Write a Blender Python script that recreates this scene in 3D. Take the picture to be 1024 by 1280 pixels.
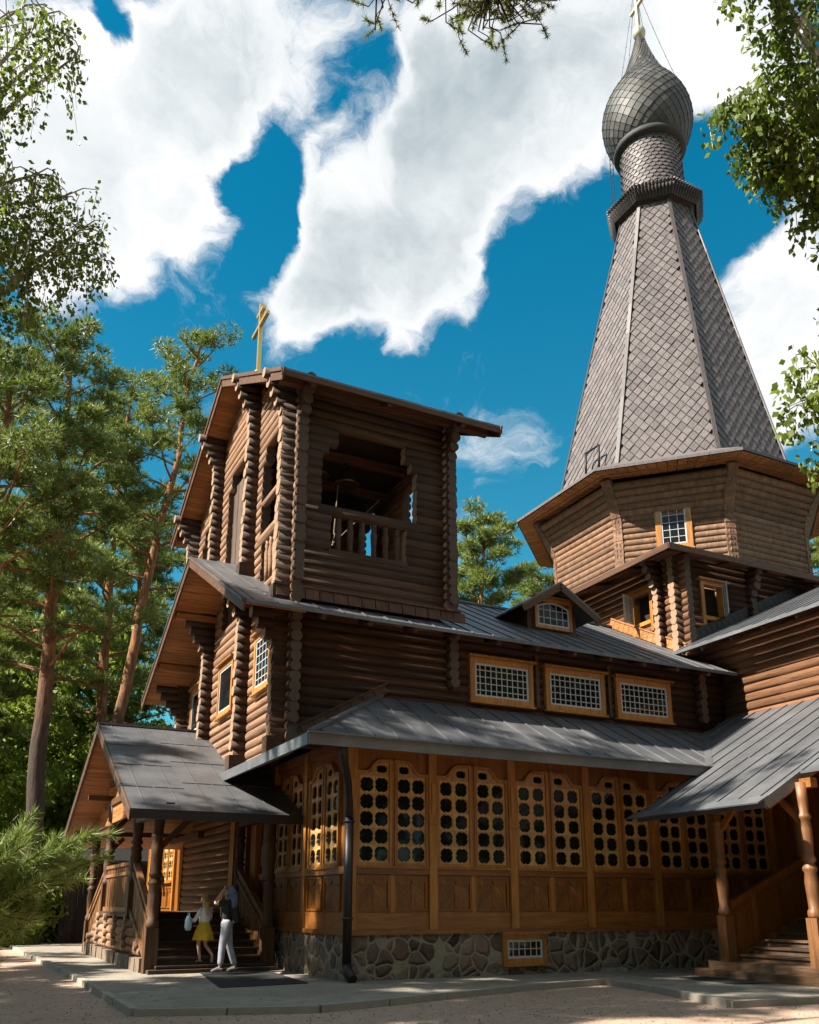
import bpy, math, random
from mathutils import Vector, Matrix
import numpy as np
rnd = random.Random(7)
R = math.radians
for o in list(bpy.data.objects):
    bpy.data.objects.remove(o)
scene = bpy.context.scene
COL = scene.collection

# ------------------------------------------------------------------ camera, sky, sun, exposure
cam_d = bpy.data.cameras.new('camera')
cam_d.sensor_fit = 'AUTO'
cam_d.sensor_width = 36.0
cam_d.lens = 1112.7 / 1280 * 36.0
cam_d.shift_y = 180.4 / 1280
cam_d.clip_start = 0.05
cam_d.clip_end = 3000
cam = bpy.data.objects.new('camera', cam_d)
cam.location = (0, 0, 1.6)
cam.rotation_euler = (R(90 + 15.495), 0, R(-26.728))
COL.objects.link(cam)
scene.camera = cam

SUN_EL, SUN_AZ = R(43.5), R(4)          # the sun stands due west, a touch to the north
S = Vector((-math.cos(SUN_EL) * math.cos(SUN_AZ), math.cos(SUN_EL) * math.sin(SUN_AZ), math.sin(SUN_EL)))
sun_d = bpy.data.lights.new('sun', 'SUN')
sun_d.energy = 5.0
sun_d.angle = R(0.55)
sun_d.color = (1.0, 0.93, 0.82)
sun = bpy.data.objects.new('sun', sun_d)
sun.rotation_euler = S.to_track_quat('Z', 'Y').to_euler()
sun.location = (-30, 15, 40)
COL.objects.link(sun)
scene.view_settings.view_transform = 'Standard'
scene.view_settings.look = 'None'
scene.view_settings.exposure = 1.7
scene.view_settings.gamma = 1.0
scene.cycles.max_bounces = 6
scene.cycles.transparent_max_bounces = 8

world = bpy.data.worlds.new('World')
scene.world = world
world.use_nodes = True


class NT:
    """tiny helper round a node tree"""
    def __init__(s, tree):
        s.t = tree
        s.t.nodes.clear()

    def n(s, kind, _in=None, **kw):
        nd = s.t.nodes.new(kind)
        for k, v in kw.items():
            setattr(nd, k, v)
        for k, v in (_in or {}).items():
            if isinstance(v, bpy.types.NodeSocket):
                s.t.links.new(v, nd.inputs[k])
            else:
                nd.inputs[k].default_value = v
        return nd

    def link(s, a, b):
        s.t.links.new(a, b)

    def math(s, op, a, b=None, c=None, clamp=False):
        ins = {0: a}
        if b is not None:
            ins[1] = b
        if c is not None:
            ins[2] = c
        return s.n('ShaderNodeMath', ins, operation=op, use_clamp=clamp).outputs[0]

    def mix(s, fac, a, b, blend='MIX'):
        nd = s.t.nodes.new('ShaderNodeMix')
        nd.data_type = 'RGBA'
        nd.blend_type = blend
        for idx, v in ((0, fac), (6, a), (7, b)):
            if isinstance(v, bpy.types.NodeSocket):
                s.t.links.new(v, nd.inputs[idx])
            else:
                nd.inputs[idx].default_value = v if idx == 0 else (tuple(v) + (1,))[:4]
        return nd.outputs[2]

    def ramp(s, fac, stops):
        nd = s.n('ShaderNodeValToRGB', {0: fac})
        el = nd.color_ramp.elements
        while len(el) < len(stops):
            el.new(0.5)
        for e, (p, c) in zip(el, stops):
            e.position = p
            e.color = (c, c, c, 1) if isinstance(c, (int, float)) else tuple(c) + (1,)
        return nd.outputs[0]

    def mapr(s, v, a, b, c=0.0, d=1.0, smooth=True):
        nd = s.n('ShaderNodeMapRange', {0: v, 1: a, 2: b, 3: c, 4: d})
        if smooth:
            nd.interpolation_type = 'SMOOTHSTEP'
        return nd.outputs[0]

    def noise(s, vec, scale, detail=4, rough=0.5, dist=0.0):
        ins = {'Scale': scale, 'Detail': detail, 'Roughness': rough, 'Distortion': dist}
        if vec is not None:
            ins['Vector'] = vec
        return s.n('ShaderNodeTexNoise', ins).outputs[0]


def build_world():
    w = NT(world.node_tree)
    out = w.n('ShaderNodeOutputWorld')
    sky = w.n('ShaderNodeTexSky', sky_type='NISHITA', sun_disc=False, sun_elevation=SUN_EL,
              sun_rotation=math.atan2(S.x, S.y), altitude=0.0, air_density=1.0, dust_density=0.35, ozone_density=2.5)
    co_ = w.n('ShaderNodeTexCoord').outputs['Generated']
    el = w.n('ShaderNodeSeparateXYZ', {0: co_}).outputs[2]
    tint = w.mix(1.0, sky.outputs[0], w.mix(w.mapr(el, 0.16, 0.72), SKY_LOW, SKY_TINT), 'MULTIPLY')
    bg1 = w.n('ShaderNodeBackground', {'Color': tint, 'Strength': SKY_STR})
    co = w.n('ShaderNodeTexCoord').outputs['Generated']
    d = w.n('ShaderNodeVectorMath', {0: co}, operation='NORMALIZE').outputs[0]
    # wobble the direction so that the cloud edges billow and fray
    def wob(vec, scale, amt, det):
        nz = w.n('ShaderNodeTexNoise', {'Vector': vec, 'Scale': scale, 'Detail': det, 'Roughness': 0.6})
        o_ = w.n('ShaderNodeVectorMath', {0: nz.outputs[1], 1: (0.5, 0.5, 0.5)}, operation='SUBTRACT').outputs[0]
        o_ = w.n('ShaderNodeVectorMath', {0: o_, 3: amt}, operation='SCALE').outputs[0]
        return w.n('ShaderNodeVectorMath', {0: vec, 1: o_}, operation='ADD').outputs[0]
    dd = wob(wob(d, 4.0, 0.15, 4), 17.0, 0.045, 6)
    dd = w.n('ShaderNodeVectorMath', {0: dd}, operation='NORMALIZE').outputs[0]
    acc = None
    for (bx, by, bz, rad, wt) in CLOUDS:
        dot = w.n('ShaderNodeVectorMath', {0: dd, 1: (bx, by, bz)}, operation='DOT_PRODUCT').outputs['Value']
        m = w.mapr(dot, math.cos(R(rad * (1.12 if wt > 0 else 1.3))), math.cos(R(rad * 0.12)), 0.0, wt * (1.05 if wt > 0 else 1.55))
        acc = m if acc is None else w.math('ADD', acc, m)
    # broken cloud added over the unseen sky to neutralise the ambient tint
    far = w.n('ShaderNodeVectorMath', {0: d, 1: (0.4150, 0.8240, 0.3860)}, operation='DOT_PRODUCT').outputs['Value']
    acc = w.math('ADD', acc, w.mapr(far, math.cos(R(44)), math.cos(R(62)), 0.0, 0.62))
    f1 = w.noise(dd, 7.5, 14, 0.70, 0.35)
    dens = w.math('ADD', acc, w.math('MULTIPLY', w.math('SUBTRACT', f1, 0.5), 3.0))
    cover = w.mapr(dens, 0.10, 1.05)
    body = w.noise(wob(d, 6.0, 0.10, 4), 3.6, 8, 0.58)
    puff = w.noise(dd, 11.0, 8, 0.6)
    shade = w.math('ADD', w.math('MULTIPLY', body, 0.72), w.math('ADD', w.math('MULTIPLY', puff, 0.30), w.math('MULTIPLY', w.mapr(dens, 0.9, 2.2), 0.16)))
    ccol = w.ramp(shade, [(0.46, (1.0, 1.0, 1.0)), (0.62, (0.80, 0.84, 0.86)), (0.80, (0.42, 0.50, 0.54))])
    bg2 = w.n('ShaderNodeBackground', {'Color': ccol, 'Strength': CLOUD_STR})
    mixs = w.n('ShaderNodeMixShader', {0: cover, 1: bg1.outputs[0], 2: bg2.outputs[0]})
    w.link(mixs.outputs[0], out.inputs[0])


SKY_TINT = (0.03, 0.93, 0.97)
SKY_LOW = (0.30, 1.02, 0.90)
SKY_STR = 0.05
CLOUD_STR = 0.335
CLOUDS = [(-0.0066, 0.7019, 0.7122, 6.0, 1.00), (0.0832, 0.7240, 0.6848, 7.3, 1.00), (0.0085, 0.7751, 0.6318, 4.6, 0.90), (0.1254, 0.7499, 0.6496, 3.1, 0.80), (0.0513, 0.8018, 0.5953, 3.5, 0.70), (0.1679, 0.6310, 0.7574, 6.8, 1.00), (0.1010, 0.6559, 0.7481, 5.0, 0.90), (0.2947, 0.7167, 0.6320, 5.2, 1.00), (0.2493, 0.7562, 0.6050, 3.3, 0.80), (0.3244, 0.6657, 0.6720, 6.4, 1.00), (0.3808, 0.6030, 0.7009, 8.4, 1.00), (0.4262, 0.5316, 0.7320, 7.9, 1.00), (0.4986, 0.4493, 0.7413, 6.2, 0.90), (0.2762, 0.6566, 0.7018, 3.1, 0.50), (0.6457, 0.4837, 0.5909, 5.1, 1.10), (0.6777, 0.5218, 0.5181, 4.9, 1.10), (0.6196, 0.5076, 0.5987, 2.5, 0.40), (0.3684, 0.7259, 0.5809, 2.0, 0.62), (0.4989, 0.7241, 0.4763, 2.7, 0.42), (0.4804, 0.5580, 0.6767, 2.6, 0.50), (0.2932, 0.5691, 0.7682, 4.6, 0.60), (0.6036, 0.4167, 0.6798, 3.4, 0.70), (0.4516, 0.7458, 0.4897, 2.0, 0.25), (0.3876, 0.6814, 0.6208, 2.8, 0.40), (0.1817, 0.6910, 0.6996, 3.3, -0.70), (0.1801, 0.7319, 0.6572, 3.2, -0.60), (0.2748, 0.5992, 0.7519, 2.6, -0.75), (0.2833, 0.6534, 0.7020, 2.2, -0.55), (0.0191, 0.6578, 0.7529, 1.2, -0.90), (0.4535, 0.6320, 0.6285, 3.7, -0.50), (0.5018, 0.5488, 0.6686, 2.2, -0.55), (0.5752, 0.4988, 0.6484, 2.5, -0.60), (0.5497, 0.4902, 0.6764, 1.7, -0.50), (0.3141, 0.7592, 0.5701, 1.9, -0.30), (0.0822, 0.8304, 0.5510, 2.7, -0.40), (0.2523, 0.6412, 0.7247, 1.8, -0.30), (0.5446, 0.5691, 0.6161, 8.5, -0.40)]
build_world()

# ------------------------------------------------------------------ mesh building
class MB:
    def __init__(s):
        s.v, s.f, s.m, s.sm = [], [], [], []

    def add(s, vs, fs, mi=0, smooth=False):
        b = len(s.v)
        s.v.extend([tuple(p) for p in vs])
        for f in fs:
            s.f.append(tuple(b + i for i in f))
            s.m.append(mi)
            s.sm.append(smooth)

    def box(s, a, b, mi=0):
        x0, y0, z0 = [min(a[i], b[i]) for i in range(3)]
        x1, y1, z1 = [max(a[i], b[i]) for i in range(3)]
        s.add([(x0, y0, z0), (x1, y0, z0), (x1, y1, z0), (x0, y1, z0), (x0, y0, z1), (x1, y0, z1), (x1, y1, z1), (x0, y1, z1)],
              [(0, 3, 2, 1), (4, 5, 6, 7), (0, 1, 5, 4), (1, 2, 6, 5), (2, 3, 7, 6), (3, 0, 4, 7)], mi)

    def beam(s, p0, p1, w, h, up=(0, 0, 1), mi=0):
        """box from p0 to p1, w across and h along up (centred)"""
        p0, p1, up = Vector(p0), Vector(p1), Vector(up)
        d = (p1 - p0).normalized()
        a = d.cross(up)
        if a.length < 1e-5:
            a = d.cross(Vector((1, 0, 0)))
        a.normalize()
        u = a.cross(d).normalized()
        vs = []
        for p in (p0, p1):
            for (i, j) in ((-1, -1), (1, -1), (1, 1), (-1, 1)):
                vs.append(p + a * (i * w / 2) + u * (j * h / 2))
        s.add(vs, [(0, 1, 2, 3), (7, 6, 5, 4), (0, 4, 5, 1), (1, 5, 6, 2), (2, 6, 7, 3), (3, 7, 4, 0)], mi)

    def cyl(s, p0, p1, r0, r1=None, n=10, mi=0, caps=True, cmi=None, ph=0.0):
        s.tube([p0, p1], [r0, r0 if r1 is None else r1], n, mi, caps, cmi, ph)

    def tube(s, pts, rad, n=8, mi=0, caps=True, cmi=None, ph=0.0):
        pts = [Vector(p) for p in pts]
        if isinstance(rad, (int, float)):
            rad = [rad] * len(pts)
        b = len(s.v)
        u = None
        for i, p in enumerate(pts):
            d = (pts[min(i + 1, len(pts) - 1)] - pts[max(i - 1, 0)]).normalized()
            if u is None:
                u = d.cross(Vector((0, 0, 1)))
                if u.length < 1e-3:
                    u = Vector((1, 0, 0))
            u = (u - d * u.dot(d)).normalized()
            w = d.cross(u)
            for k in range(n):
                a = 2 * math.pi * k / n + ph
                s.v.append(tuple(p + (u * math.cos(a) + w * math.sin(a)) * rad[i]))
        for i in range(len(pts) - 1):
            for k in range(n):
                k2 = (k + 1) % n
                s.f.append((b + i * n + k, b + i * n + k2, b + (i + 1) * n + k2, b + (i + 1) * n + k))
                s.m.append(mi)
                s.sm.append(n > 5)
        if caps:
            c = mi if cmi is None else cmi
            s.f.append(tuple(b + k for k in reversed(range(n))))
            s.m.append(c)
            s.sm.append(False)
            e = b + (len(pts) - 1) * n
            s.f.append(tuple(e + k for k in range(n)))
            s.m.append(c)
            s.sm.append(False)

    def lathe(s, c, prof, n=16, ph=0.0, mi=0, smooth=True, caps=True):
        b = len(s.v)
        for (r, z) in prof:
            for k in range(n):
                a = ph + 2 * math.pi * k / n
                s.v.append((c[0] + r * math.cos(a), c[1] + r * math.sin(a), z))
        for i in range(len(prof) - 1):
            for k in range(n):
                k2 = (k + 1) % n
                s.f.append((b + i * n + k, b + i * n + k2, b + (i + 1) * n + k2, b + (i + 1) * n + k))
                s.m.append(mi)
                s.sm.append(smooth)
        if caps:
            s.f.append(tuple(b + k for k in reversed(range(n))))
            e = b + (len(prof) - 1) * n
            s.f.append(tuple(e + k for k in range(n)))
            s.m += [mi, mi]
            s.sm += [False, False]

    def prism(s, poly, vec, mi=0):
        """polygon (3-D points) extruded along vec"""
        n = len(poly)
        vec = Vector(vec)
        vs = [Vector(p) for p in poly] + [Vector(p) + vec for p in poly]
        s.add(vs, [tuple(reversed(range(n))), tuple(range(n, 2 * n))] + [(i, (i + 1) % n, n + (i + 1) % n, n + i) for i in range(n)], mi)

    def build(s, name, mats, parent=None, off=(0, 0, 0)):
        me = bpy.data.meshes.new(name)
        ox, oy, oz = off
        me.from_pydata([(x - ox, y - oy, z - oz) for (x, y, z) in s.v], [], s.f)
        if not isinstance(mats, (list, tuple)):
            mats = [mats]
        for m in mats:
            me.materials.append(m)
        me.polygons.foreach_set('material_index', s.m)
        me.polygons.foreach_set('use_smooth', s.sm)
        me.update()
        o = bpy.data.objects.new(name, me)
        COL.objects.link(o)
        if parent is not None:
            o.parent = parent
        return o


def tag(o, label=None, cat=None, group=None, kind=None):
    for k, v in (('label', label), ('category', cat), ('group', group), ('kind', kind)):
        if v:
            o[k] = v
    return o


def thing(name, loc, label, cat, group=None):
    o = bpy.data.objects.new(name, None)
    o.empty_display_size = 0.3
    o.location = loc
    COL.objects.link(o)
    return tag(o, label, cat, group)


def copy_tree(o, parent=None):
    c = o.copy()
    COL.objects.link(c)
    if parent is not None:
        c.parent = parent
    for ch in list(o.children):
        copy_tree(ch, c)
    return c


# ------------------------------------------------------------------ materials
def new_mat(name):
    m = bpy.data.materials.new(name)
    m.use_nodes = True
    return m, NT(m.node_tree)


def finish(t, col, rough=0.7, bump=None, bstr=0.3, bdist=0.02, metal=0.0, spec=0.4, **kw):
    ins = {'Base Color': col if isinstance(col, bpy.types.NodeSocket) else tuple(col) + (1,), 'Roughness': rough, 'Metallic': metal, 'Specular IOR Level': spec}
    ins.update(kw)
    if bump is not None:
        ins['Normal'] = t.n('ShaderNodeBump', {'Strength': bstr, 'Distance': bdist, 'Height': bump}).outputs[0]
    p = t.n('ShaderNodeBsdfPrincipled', ins)
    o = t.n('ShaderNodeOutputMaterial')
    t.link(p.outputs[0], o.inputs[0])
    return p, o


def objvec(t, scale):
    co = t.n('ShaderNodeTexCoord').outputs['Object']
    return t.n('ShaderNodeMapping', {'Vector': co, 'Scale': scale}).outputs[0]


def wood(name, base, dark, axis='x', rough=0.75, grey=0.25, island=0.35, fine=9.0, spec=0.3, bstr=0.5):
    base, dark = tuple(c * 0.58 for c in base), tuple(c * 0.50 for c in dark)
    m, t = new_mat(name)
    sc = {'x': (0.55, fine, fine), 'y': (fine, 0.55, fine), 'z': (fine, fine, 0.55)}[axis]
    v = objvec(t, sc)
    isl = t.n('ShaderNodeNewGeometry').outputs['Random Per Island']
    shift = t.n('ShaderNodeCombineXYZ', {0: t.math('MULTIPLY', isl, 37.0), 1: t.math('MULTIPLY', isl, 53.0), 2: t.math('MULTIPLY', isl, 29.0)}).outputs[0]
    v2 = t.n('ShaderNodeVectorMath', {0: v, 1: shift}, operation='ADD').outputs[0]
    g = t.noise(v2, 1.6, 7, 0.65, 0.4)
    big = t.noise(objvec(t, (1, 1, 1)), 0.55, 4, 0.55)
    col = t.mix(t.ramp(g, [(0.3, 0.0), (0.68, 1.0)]), dark, base)
    gr = sum(base) / 3 * 1.15
    col = t.mix(t.mapr(big, 0.42, 0.72, 0, grey), col, (gr * 1.02, gr * 0.98, gr * 0.93))
    br = t.math('ADD', t.math('MULTIPLY', isl, island), 1 - island / 2)
    col = t.mix(1.0, col, t.n('ShaderNodeCombineColor', {0: br, 1: br, 2: br}).outputs[0], 'MULTIPLY')
    # drying cracks along the grain
    crack = t.noise(v2, 3.2, 3, 0.5)
    ck = t.mapr(crack, 0.63, 0.69, 0, 0.65)
    col = t.mix(ck, col, tuple(c * 0.35 for c in dark))
    finish(t, col, rough, t.math('SUBTRACT', g, t.math('MULTIPLY', ck, 0.8)), bstr, 0.03, spec=spec)
    return m


def endgrain(name, c1, c2):
    m, t = new_mat(name)
    v = objvec(t, (1, 1, 1))
    n = t.noise(v, 14, 4, 0.6)
    col = t.mix(n, c1, c2)
    finish(t, col, 0.85, n, 0.4, 0.01)
    return m


def varnished(name, base, dark, axis='z', rough=0.38):
    m, t = new_mat(name)
    fine = 7.0
    sc = {'x': (0.5, fine, fine), 'y': (fine, 0.5, fine), 'z': (fine, fine, 0.5)}[axis]
    v = objvec(t, sc)
    isl = t.n('ShaderNodeNewGeometry').outputs['Random Per Island']
    sh = t.n('ShaderNodeVectorMath', {0: v, 1: t.n('ShaderNodeCombineXYZ', {0: t.math('MULTIPLY', isl, 31.0), 1: t.math('MULTIPLY', isl, 17.0), 2: t.math('MULTIPLY', isl, 43.0)}).outputs[0]}, operation='ADD').outputs[0]
    g = t.noise(sh, 1.3, 6, 0.6, 1.2)
    wv = t.noise(sh, 4.0, 3, 0.5)
    col = t.mix(t.ramp(g, [(0.3, 0.0), (0.7, 1.0)]), dark, base)
    col = t.mix(t.mapr(wv, 0.55, 0.72, 0, 0.45), col, tuple(c * 0.6 for c in dark))
    big = t.noise(objvec(t, (1, 1, 1)), 0.9, 6, 0.68)
    col = t.mix(t.mapr(big, 0.50, 0.74, 0, 0.55), col, tuple(c * 0.75 for c in dark))
    br = t.math('ADD', t.math('MULTIPLY', isl, 0.5), 0.75)
    col = t.mix(1.0, col, t.n('ShaderNodeCombineColor', {0: br, 1: br, 2: br}).outputs[0], 'MULTIPLY')
    finish(t, col, t.math('ADD', t.math('MULTIPLY', wv, 0.25), rough - 0.1), g, 0.25, 0.01, spec=0.5)
    return m


def metal_roof(name, base, var=0.25, rough=0.42, metal=0.35):
    m, t = new_mat(name)
    v = objvec(t, (1, 1, 1))
    isl = t.n('ShaderNodeNewGeometry').outputs['Random Per Island']
    a = t.noise(v, 0.9, 6, 0.62)
    b = t.noise(objvec(t, (3, 3, 3)), 3.0, 5, 0.7)
    br = t.math('ADD', t.math('MULTIPLY', isl, var), 1 - var / 2)
    col = t.mix(t.mapr(a, 0.35, 0.7), tuple(c * 0.78 for c in base), tuple(c * 1.18 for c in base))
    col = t.mix(t.mapr(b, 0.58, 0.75, 0, 0.5), col, (0.085, 0.072, 0.062))
    col = t.mix(1.0, col, t.n('ShaderNodeCombineColor', {0: br, 1: br, 2: br}).outputs[0], 'MULTIPLY')
    finish(t, col, t.math('ADD', t.math('MULTIPLY', b, 0.3), rough - 0.1), b, 0.15, 0.02, metal=metal, spec=0.5)
    return m


def shingle(name, base, dark, rough=0.6, isl_amt=0.36, metal=0.0, spec=0.4):
    m, t = new_mat(name)
    isl = t.n('ShaderNodeNewGeometry').outputs['Random Per Island']
    g = t.noise(objvec(t, (7, 7, 1.2)), 2.0, 6, 0.65)
    col = t.mix(t.ramp(g, [(0.3, 0.0), (0.7, 1.0)]), dark, base)
    br = t.math('ADD', t.math('MULTIPLY', isl, isl_amt), 1 - isl_amt / 2)
    col = t.mix(1.0, col, t.n('ShaderNodeCombineColor', {0: br, 1: br, 2: br}).outputs[0], 'MULTIPLY')
    finish(t, col, t.math('ADD', t.math('MULTIPLY', isl, 0.2), rough - 0.1), g, 0.35, 0.02, metal=metal, spec=spec)
    return m


def plain(name, col, rough=0.6, metal=0.0, nscale=8.0, amt=0.25, spec=0.4, bstr=0.15):
    m, t = new_mat(name)
    n = t.noise(objvec(t, (1, 1, 1)), nscale, 5, 0.6)
    c = t.mix(n, tuple(x * (1 - amt) for x in col), tuple(min(1, x * (1 + amt)) for x in col))
    finish(t, c, rough, n, bstr, 0.01, metal=metal, spec=spec)
    return m


def glass_pane(name, col=(0.012, 0.014, 0.016), rough=0.04):
    m, t = new_mat(name)
    n = t.noise(objvec(t, (1, 1, 1)), 1.7, 2, 0.5)
    finish(t, col, rough, n, 0.06, 0.05, spec=0.22)
    return m


def masonry(name):
    m, t = new_mat(name)
    co = t.n('ShaderNodeTexCoord').outputs['Object']
    wob = t.n('ShaderNodeTexNoise', {'Vector': co, 'Scale': 2.2, 'Detail': 3})
    o = t.n('ShaderNodeVectorMath', {0: wob.outputs[1], 1: (0.5, 0.5, 0.5)}, operation='SUBTRACT').outputs[0]
    o = t.n('ShaderNodeVectorMath', {0: o, 3: 0.22}, operation='SCALE').outputs[0]
    p = t.n('ShaderNodeVectorMath', {0: co, 1: o}, operation='ADD').outputs[0]
    e = t.n('ShaderNodeTexVoronoi', {'Vector': p, 'Scale': 2.7}, feature='DISTANCE_TO_EDGE').outputs['Distance']
    vf = t.n('ShaderNodeTexVoronoi', {'Vector': p, 'Scale': 2.7}, feature='F1')
    c = vf.outputs['Color']
    sep = t.n('ShaderNodeSeparateColor', {0: c})
    fine = t.noise(co, 9, 6, 0.7)
    st = t.mix(sep.outputs[0], (0.030, 0.023, 0.019), (0.22, 0.165, 0.12))
    st = t.mix(t.math('MULTIPLY', sep.outputs[1], 0.45), st, (0.17, 0.085, 0.058))
    st = t.mix(t.mapr(fine, 0.35, 0.75, 0, 0.55), st, tuple([0.15, 0.12, 0.095]))
    mort = t.mix(t.noise(co, 5, 4, 0.6), (0.17, 0.14, 0.095), (0.34, 0.285, 0.205))
    edge = t.mapr(t.math('ADD', e, t.math('MULTIPLY', t.math('SUBTRACT', fine, 0.5), 0.06)), 0.018, 0.060)
    edge = t.math('MULTIPLY', edge, t.mapr(t.math('ADD', vf.outputs['Distance'], t.math('MULTIPLY', fine, 0.12)), 0.82, 0.70))
    col = t.mix(edge, mort, st)
    h = t.math('ADD', t.math('MULTIPLY', t.math('MULTIPLY', t.mapr(e, 0.0, 0.25), edge), 0.8), t.math('MULTIPLY', fine, 0.4))
    finish(t, col, 0.85, h, 0.9, 0.09)
    return m


def leafmat(name, c1, c2, trans=0.35, rough=0.5):
    m, t = new_mat(name)
    isl = t.n('ShaderNodeNewGeometry').outputs['Random Per Island']
    big = t.noise(objvec(t, (1, 1, 1)), 0.6, 3, 0.6)
    f = t.math('ADD', t.math('MULTIPLY', isl, 0.6), t.math('MULTIPLY', t.mapr(big, 0.3, 0.7), 0.4))
    col = t.mix(f, c1, c2)
    p = t.n('ShaderNodeBsdfPrincipled', {'Base Color': col, 'Roughness': rough, 'Specular IOR Level': 0.35})
    tr = t.n('ShaderNodeBsdfTranslucent', {'Color': t.mix(0.5, col, (0.16, 0.22, 0.02))})
    mx = t.n('ShaderNodeMixShader', {0: trans, 1: p.outputs[0], 2: tr.outputs[0]})
    o = t.n('ShaderNodeOutputMaterial')
    t.link(mx.outputs[0], o.inputs[0])
    return m


def barkmat(name, low, high, zsplit=(6, 14), scale=3.0):
    m, t = new_mat(name)
    co = t.n('ShaderNodeTexCoord').outputs['Object']
    z = t.n('ShaderNodeSeparateXYZ', {0: co}).outputs[2]
    n = t.noise(objvec(t, (2.2, 2.2, 0.5)), scale, 6, 0.7)
    zz = t.math('ADD', z, t.math('MULTIPLY', n, 3.0))
    col = t.mix(t.mapr(zz, zsplit[0], zsplit[1]), low, high)
    col = t.mix(t.mapr(n, 0.35, 0.6, 0.65, 0.0), col, (0.02, 0.014, 0.01))
    finish(t, col, 0.9, n, 1.0, 0.08)
    return m


M = {}
M['log_x_shaded'] = wood('weathered_log_x_shaded', (0.135, 0.072, 0.042), (0.045, 0.022, 0.012), 'x', grey=0.18, island=0.6)  # darker copy: shade of the south walls is put into the colour
M['log_y_sunlit'] = wood('weathered_log_y_sunlit', (0.54, 0.30, 0.165), (0.24, 0.12, 0.065), 'y', grey=0.18, island=0.55)  # same logs lightened: sun on the west walls is put into the colour
M['low_x_shaded'] = wood('brown_log_x_shaded', (0.115, 0.047, 0.019), (0.038, 0.015, 0.006), 'x', grey=0.06, island=0.6)  # darker copy of the brown logs, south-side shade in the colour
M['low_y_sunlit'] = wood('brown_log_y_sunlit', (0.34, 0.155, 0.066), (0.12, 0.050, 0.022), 'y', grey=0.08, island=0.5)  # lighter copy of the brown logs, west sun in the colour
M['oct'] = wood('pale_log', (0.37, 0.205, 0.112), (0.17, 0.086, 0.045), 'z', grey=0.10, island=0.5, fine=3.0)
M['post'] = varnished('turned_post_wood', (0.21, 0.092, 0.030), (0.095, 0.036, 0.011), 'z', 0.5)
M['rail'] = varnished('railing_board', (0.27, 0.125, 0.042), (0.12, 0.050, 0.016), 'z', 0.55)
M['end'] = endgrain('sunlit_log_end', (0.15, 0.088, 0.052), (0.34, 0.215, 0.13))  # lighter ends: sunlight on the west faces is put into the colour
M['end_shaded'] = endgrain('shaded_weathered_log_end', (0.040, 0.027, 0.020), (0.105, 0.072, 0.052))  # weathered ends, darkened further to carry the south-side shade
M['board'] = wood('brown_board', (0.190, 0.088, 0.038), (0.07, 0.030, 0.014), 'z', grey=0.08, rough=0.6)
M['board_x'] = wood('brown_board_x', (0.190, 0.088, 0.038), (0.07, 0.030, 0.014), 'x', grey=0.08, rough=0.6)
M['board_y'] = wood('brown_board_y', (0.200, 0.092, 0.040), (0.08, 0.034, 0.015), 'y', grey=0.08, rough=0.6)
M['soffit'] = wood('soffit_board', (0.72, 0.31, 0.10), (0.32, 0.125, 0.04), 'x', grey=0.02, rough=0.55)  # both soffit colours are brightened to carry the sunlit bounce
M['soffit_y'] = wood('soffit_board_y', (0.72, 0.31, 0.10), (0.32, 0.125, 0.04), 'y', grey=0.02, rough=0.55)
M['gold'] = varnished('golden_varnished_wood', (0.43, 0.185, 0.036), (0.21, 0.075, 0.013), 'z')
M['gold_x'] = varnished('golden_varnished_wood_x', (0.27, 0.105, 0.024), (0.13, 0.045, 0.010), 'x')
M['panel'] = varnished('brown_varnished_panel', (0.245, 0.088, 0.012), (0.11, 0.036, 0.005), 'z')
M['lattice'] = varnished('pale_lattice_board', (0.55, 0.325, 0.125), (0.34, 0.175, 0.055), 'z', 0.5)
M['white'] = plain('white_paint', (0.42, 0.42, 0.41), 0.45, amt=0.08)
M['glass'] = glass_pane('window_glass', (0.006, 0.008, 0.009))
M['dark'] = plain('dark_interior', (0.010, 0.008, 0.007), 0.9)
M['roof'] = metal_roof('grey_roof_sheet', (0.112, 0.112, 0.117))
M['trim'] = metal_roof('grey_roof_trim', (0.13, 0.134, 0.142), 0.1, 0.4, 0.3)
M['pipe'] = plain('dark_pipe', (0.030, 0.026, 0.026), 0.45, 0.4)
M['tent'] = shingle('tent_shingle', (0.118, 0.099, 0.096), (0.058, 0.048, 0.046))
M['tentbase'] = plain('tent_underlay', (0.045, 0.036, 0.033), 0.9)
M['ridge'] = shingle('ridge_board', (0.080, 0.067, 0.064), (0.052, 0.043, 0.041), isl_amt=0.1)
M['dome'] = shingle('dome_scale', (0.066, 0.062, 0.055), (0.026, 0.026, 0.025), 0.58, 0.8, 0.05, 0.35)
M['domebase'] = plain('dome_underlay', (0.02, 0.02, 0.02), 0.7)
M['gilt'] = plain('gilded_metal', (0.75, 0.50, 0.17), 0.35, 0.9, amt=0.1)
M['pale'] = plain('pale_metal', (0.40, 0.37, 0.28), 0.4, 0.3, amt=0.1)
M['stone'] = masonry('fieldstone_masonry')
M['iron'] = plain('black_iron', (0.02, 0.02, 0.022), 0.5, 0.5)
M['bronze'] = plain('bell_bronze', (0.12, 0.085, 0.04), 0.35, 0.9)
M['rubber'] = plain('rubber_mat', (0.018, 0.018, 0.018), 0.85, nscale=40)
M['step'] = wood('worn_step', (0.15, 0.082, 0.042), (0.06, 0.032, 0.017), 'x', grey=0.4)
M['step_y'] = wood('worn_step_y', (0.24, 0.13, 0.06), (0.10, 0.05, 0.024), 'y', grey=0.3)
M['concrete'] = plain('pale_concrete', (0.27, 0.235, 0.195), 0.9, nscale=5, amt=0.35, bstr=0.5)
M['shadewood'] = wood('dark_board', (0.05, 0.028, 0.016), (0.02, 0.011, 0.007), 'x')
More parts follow.
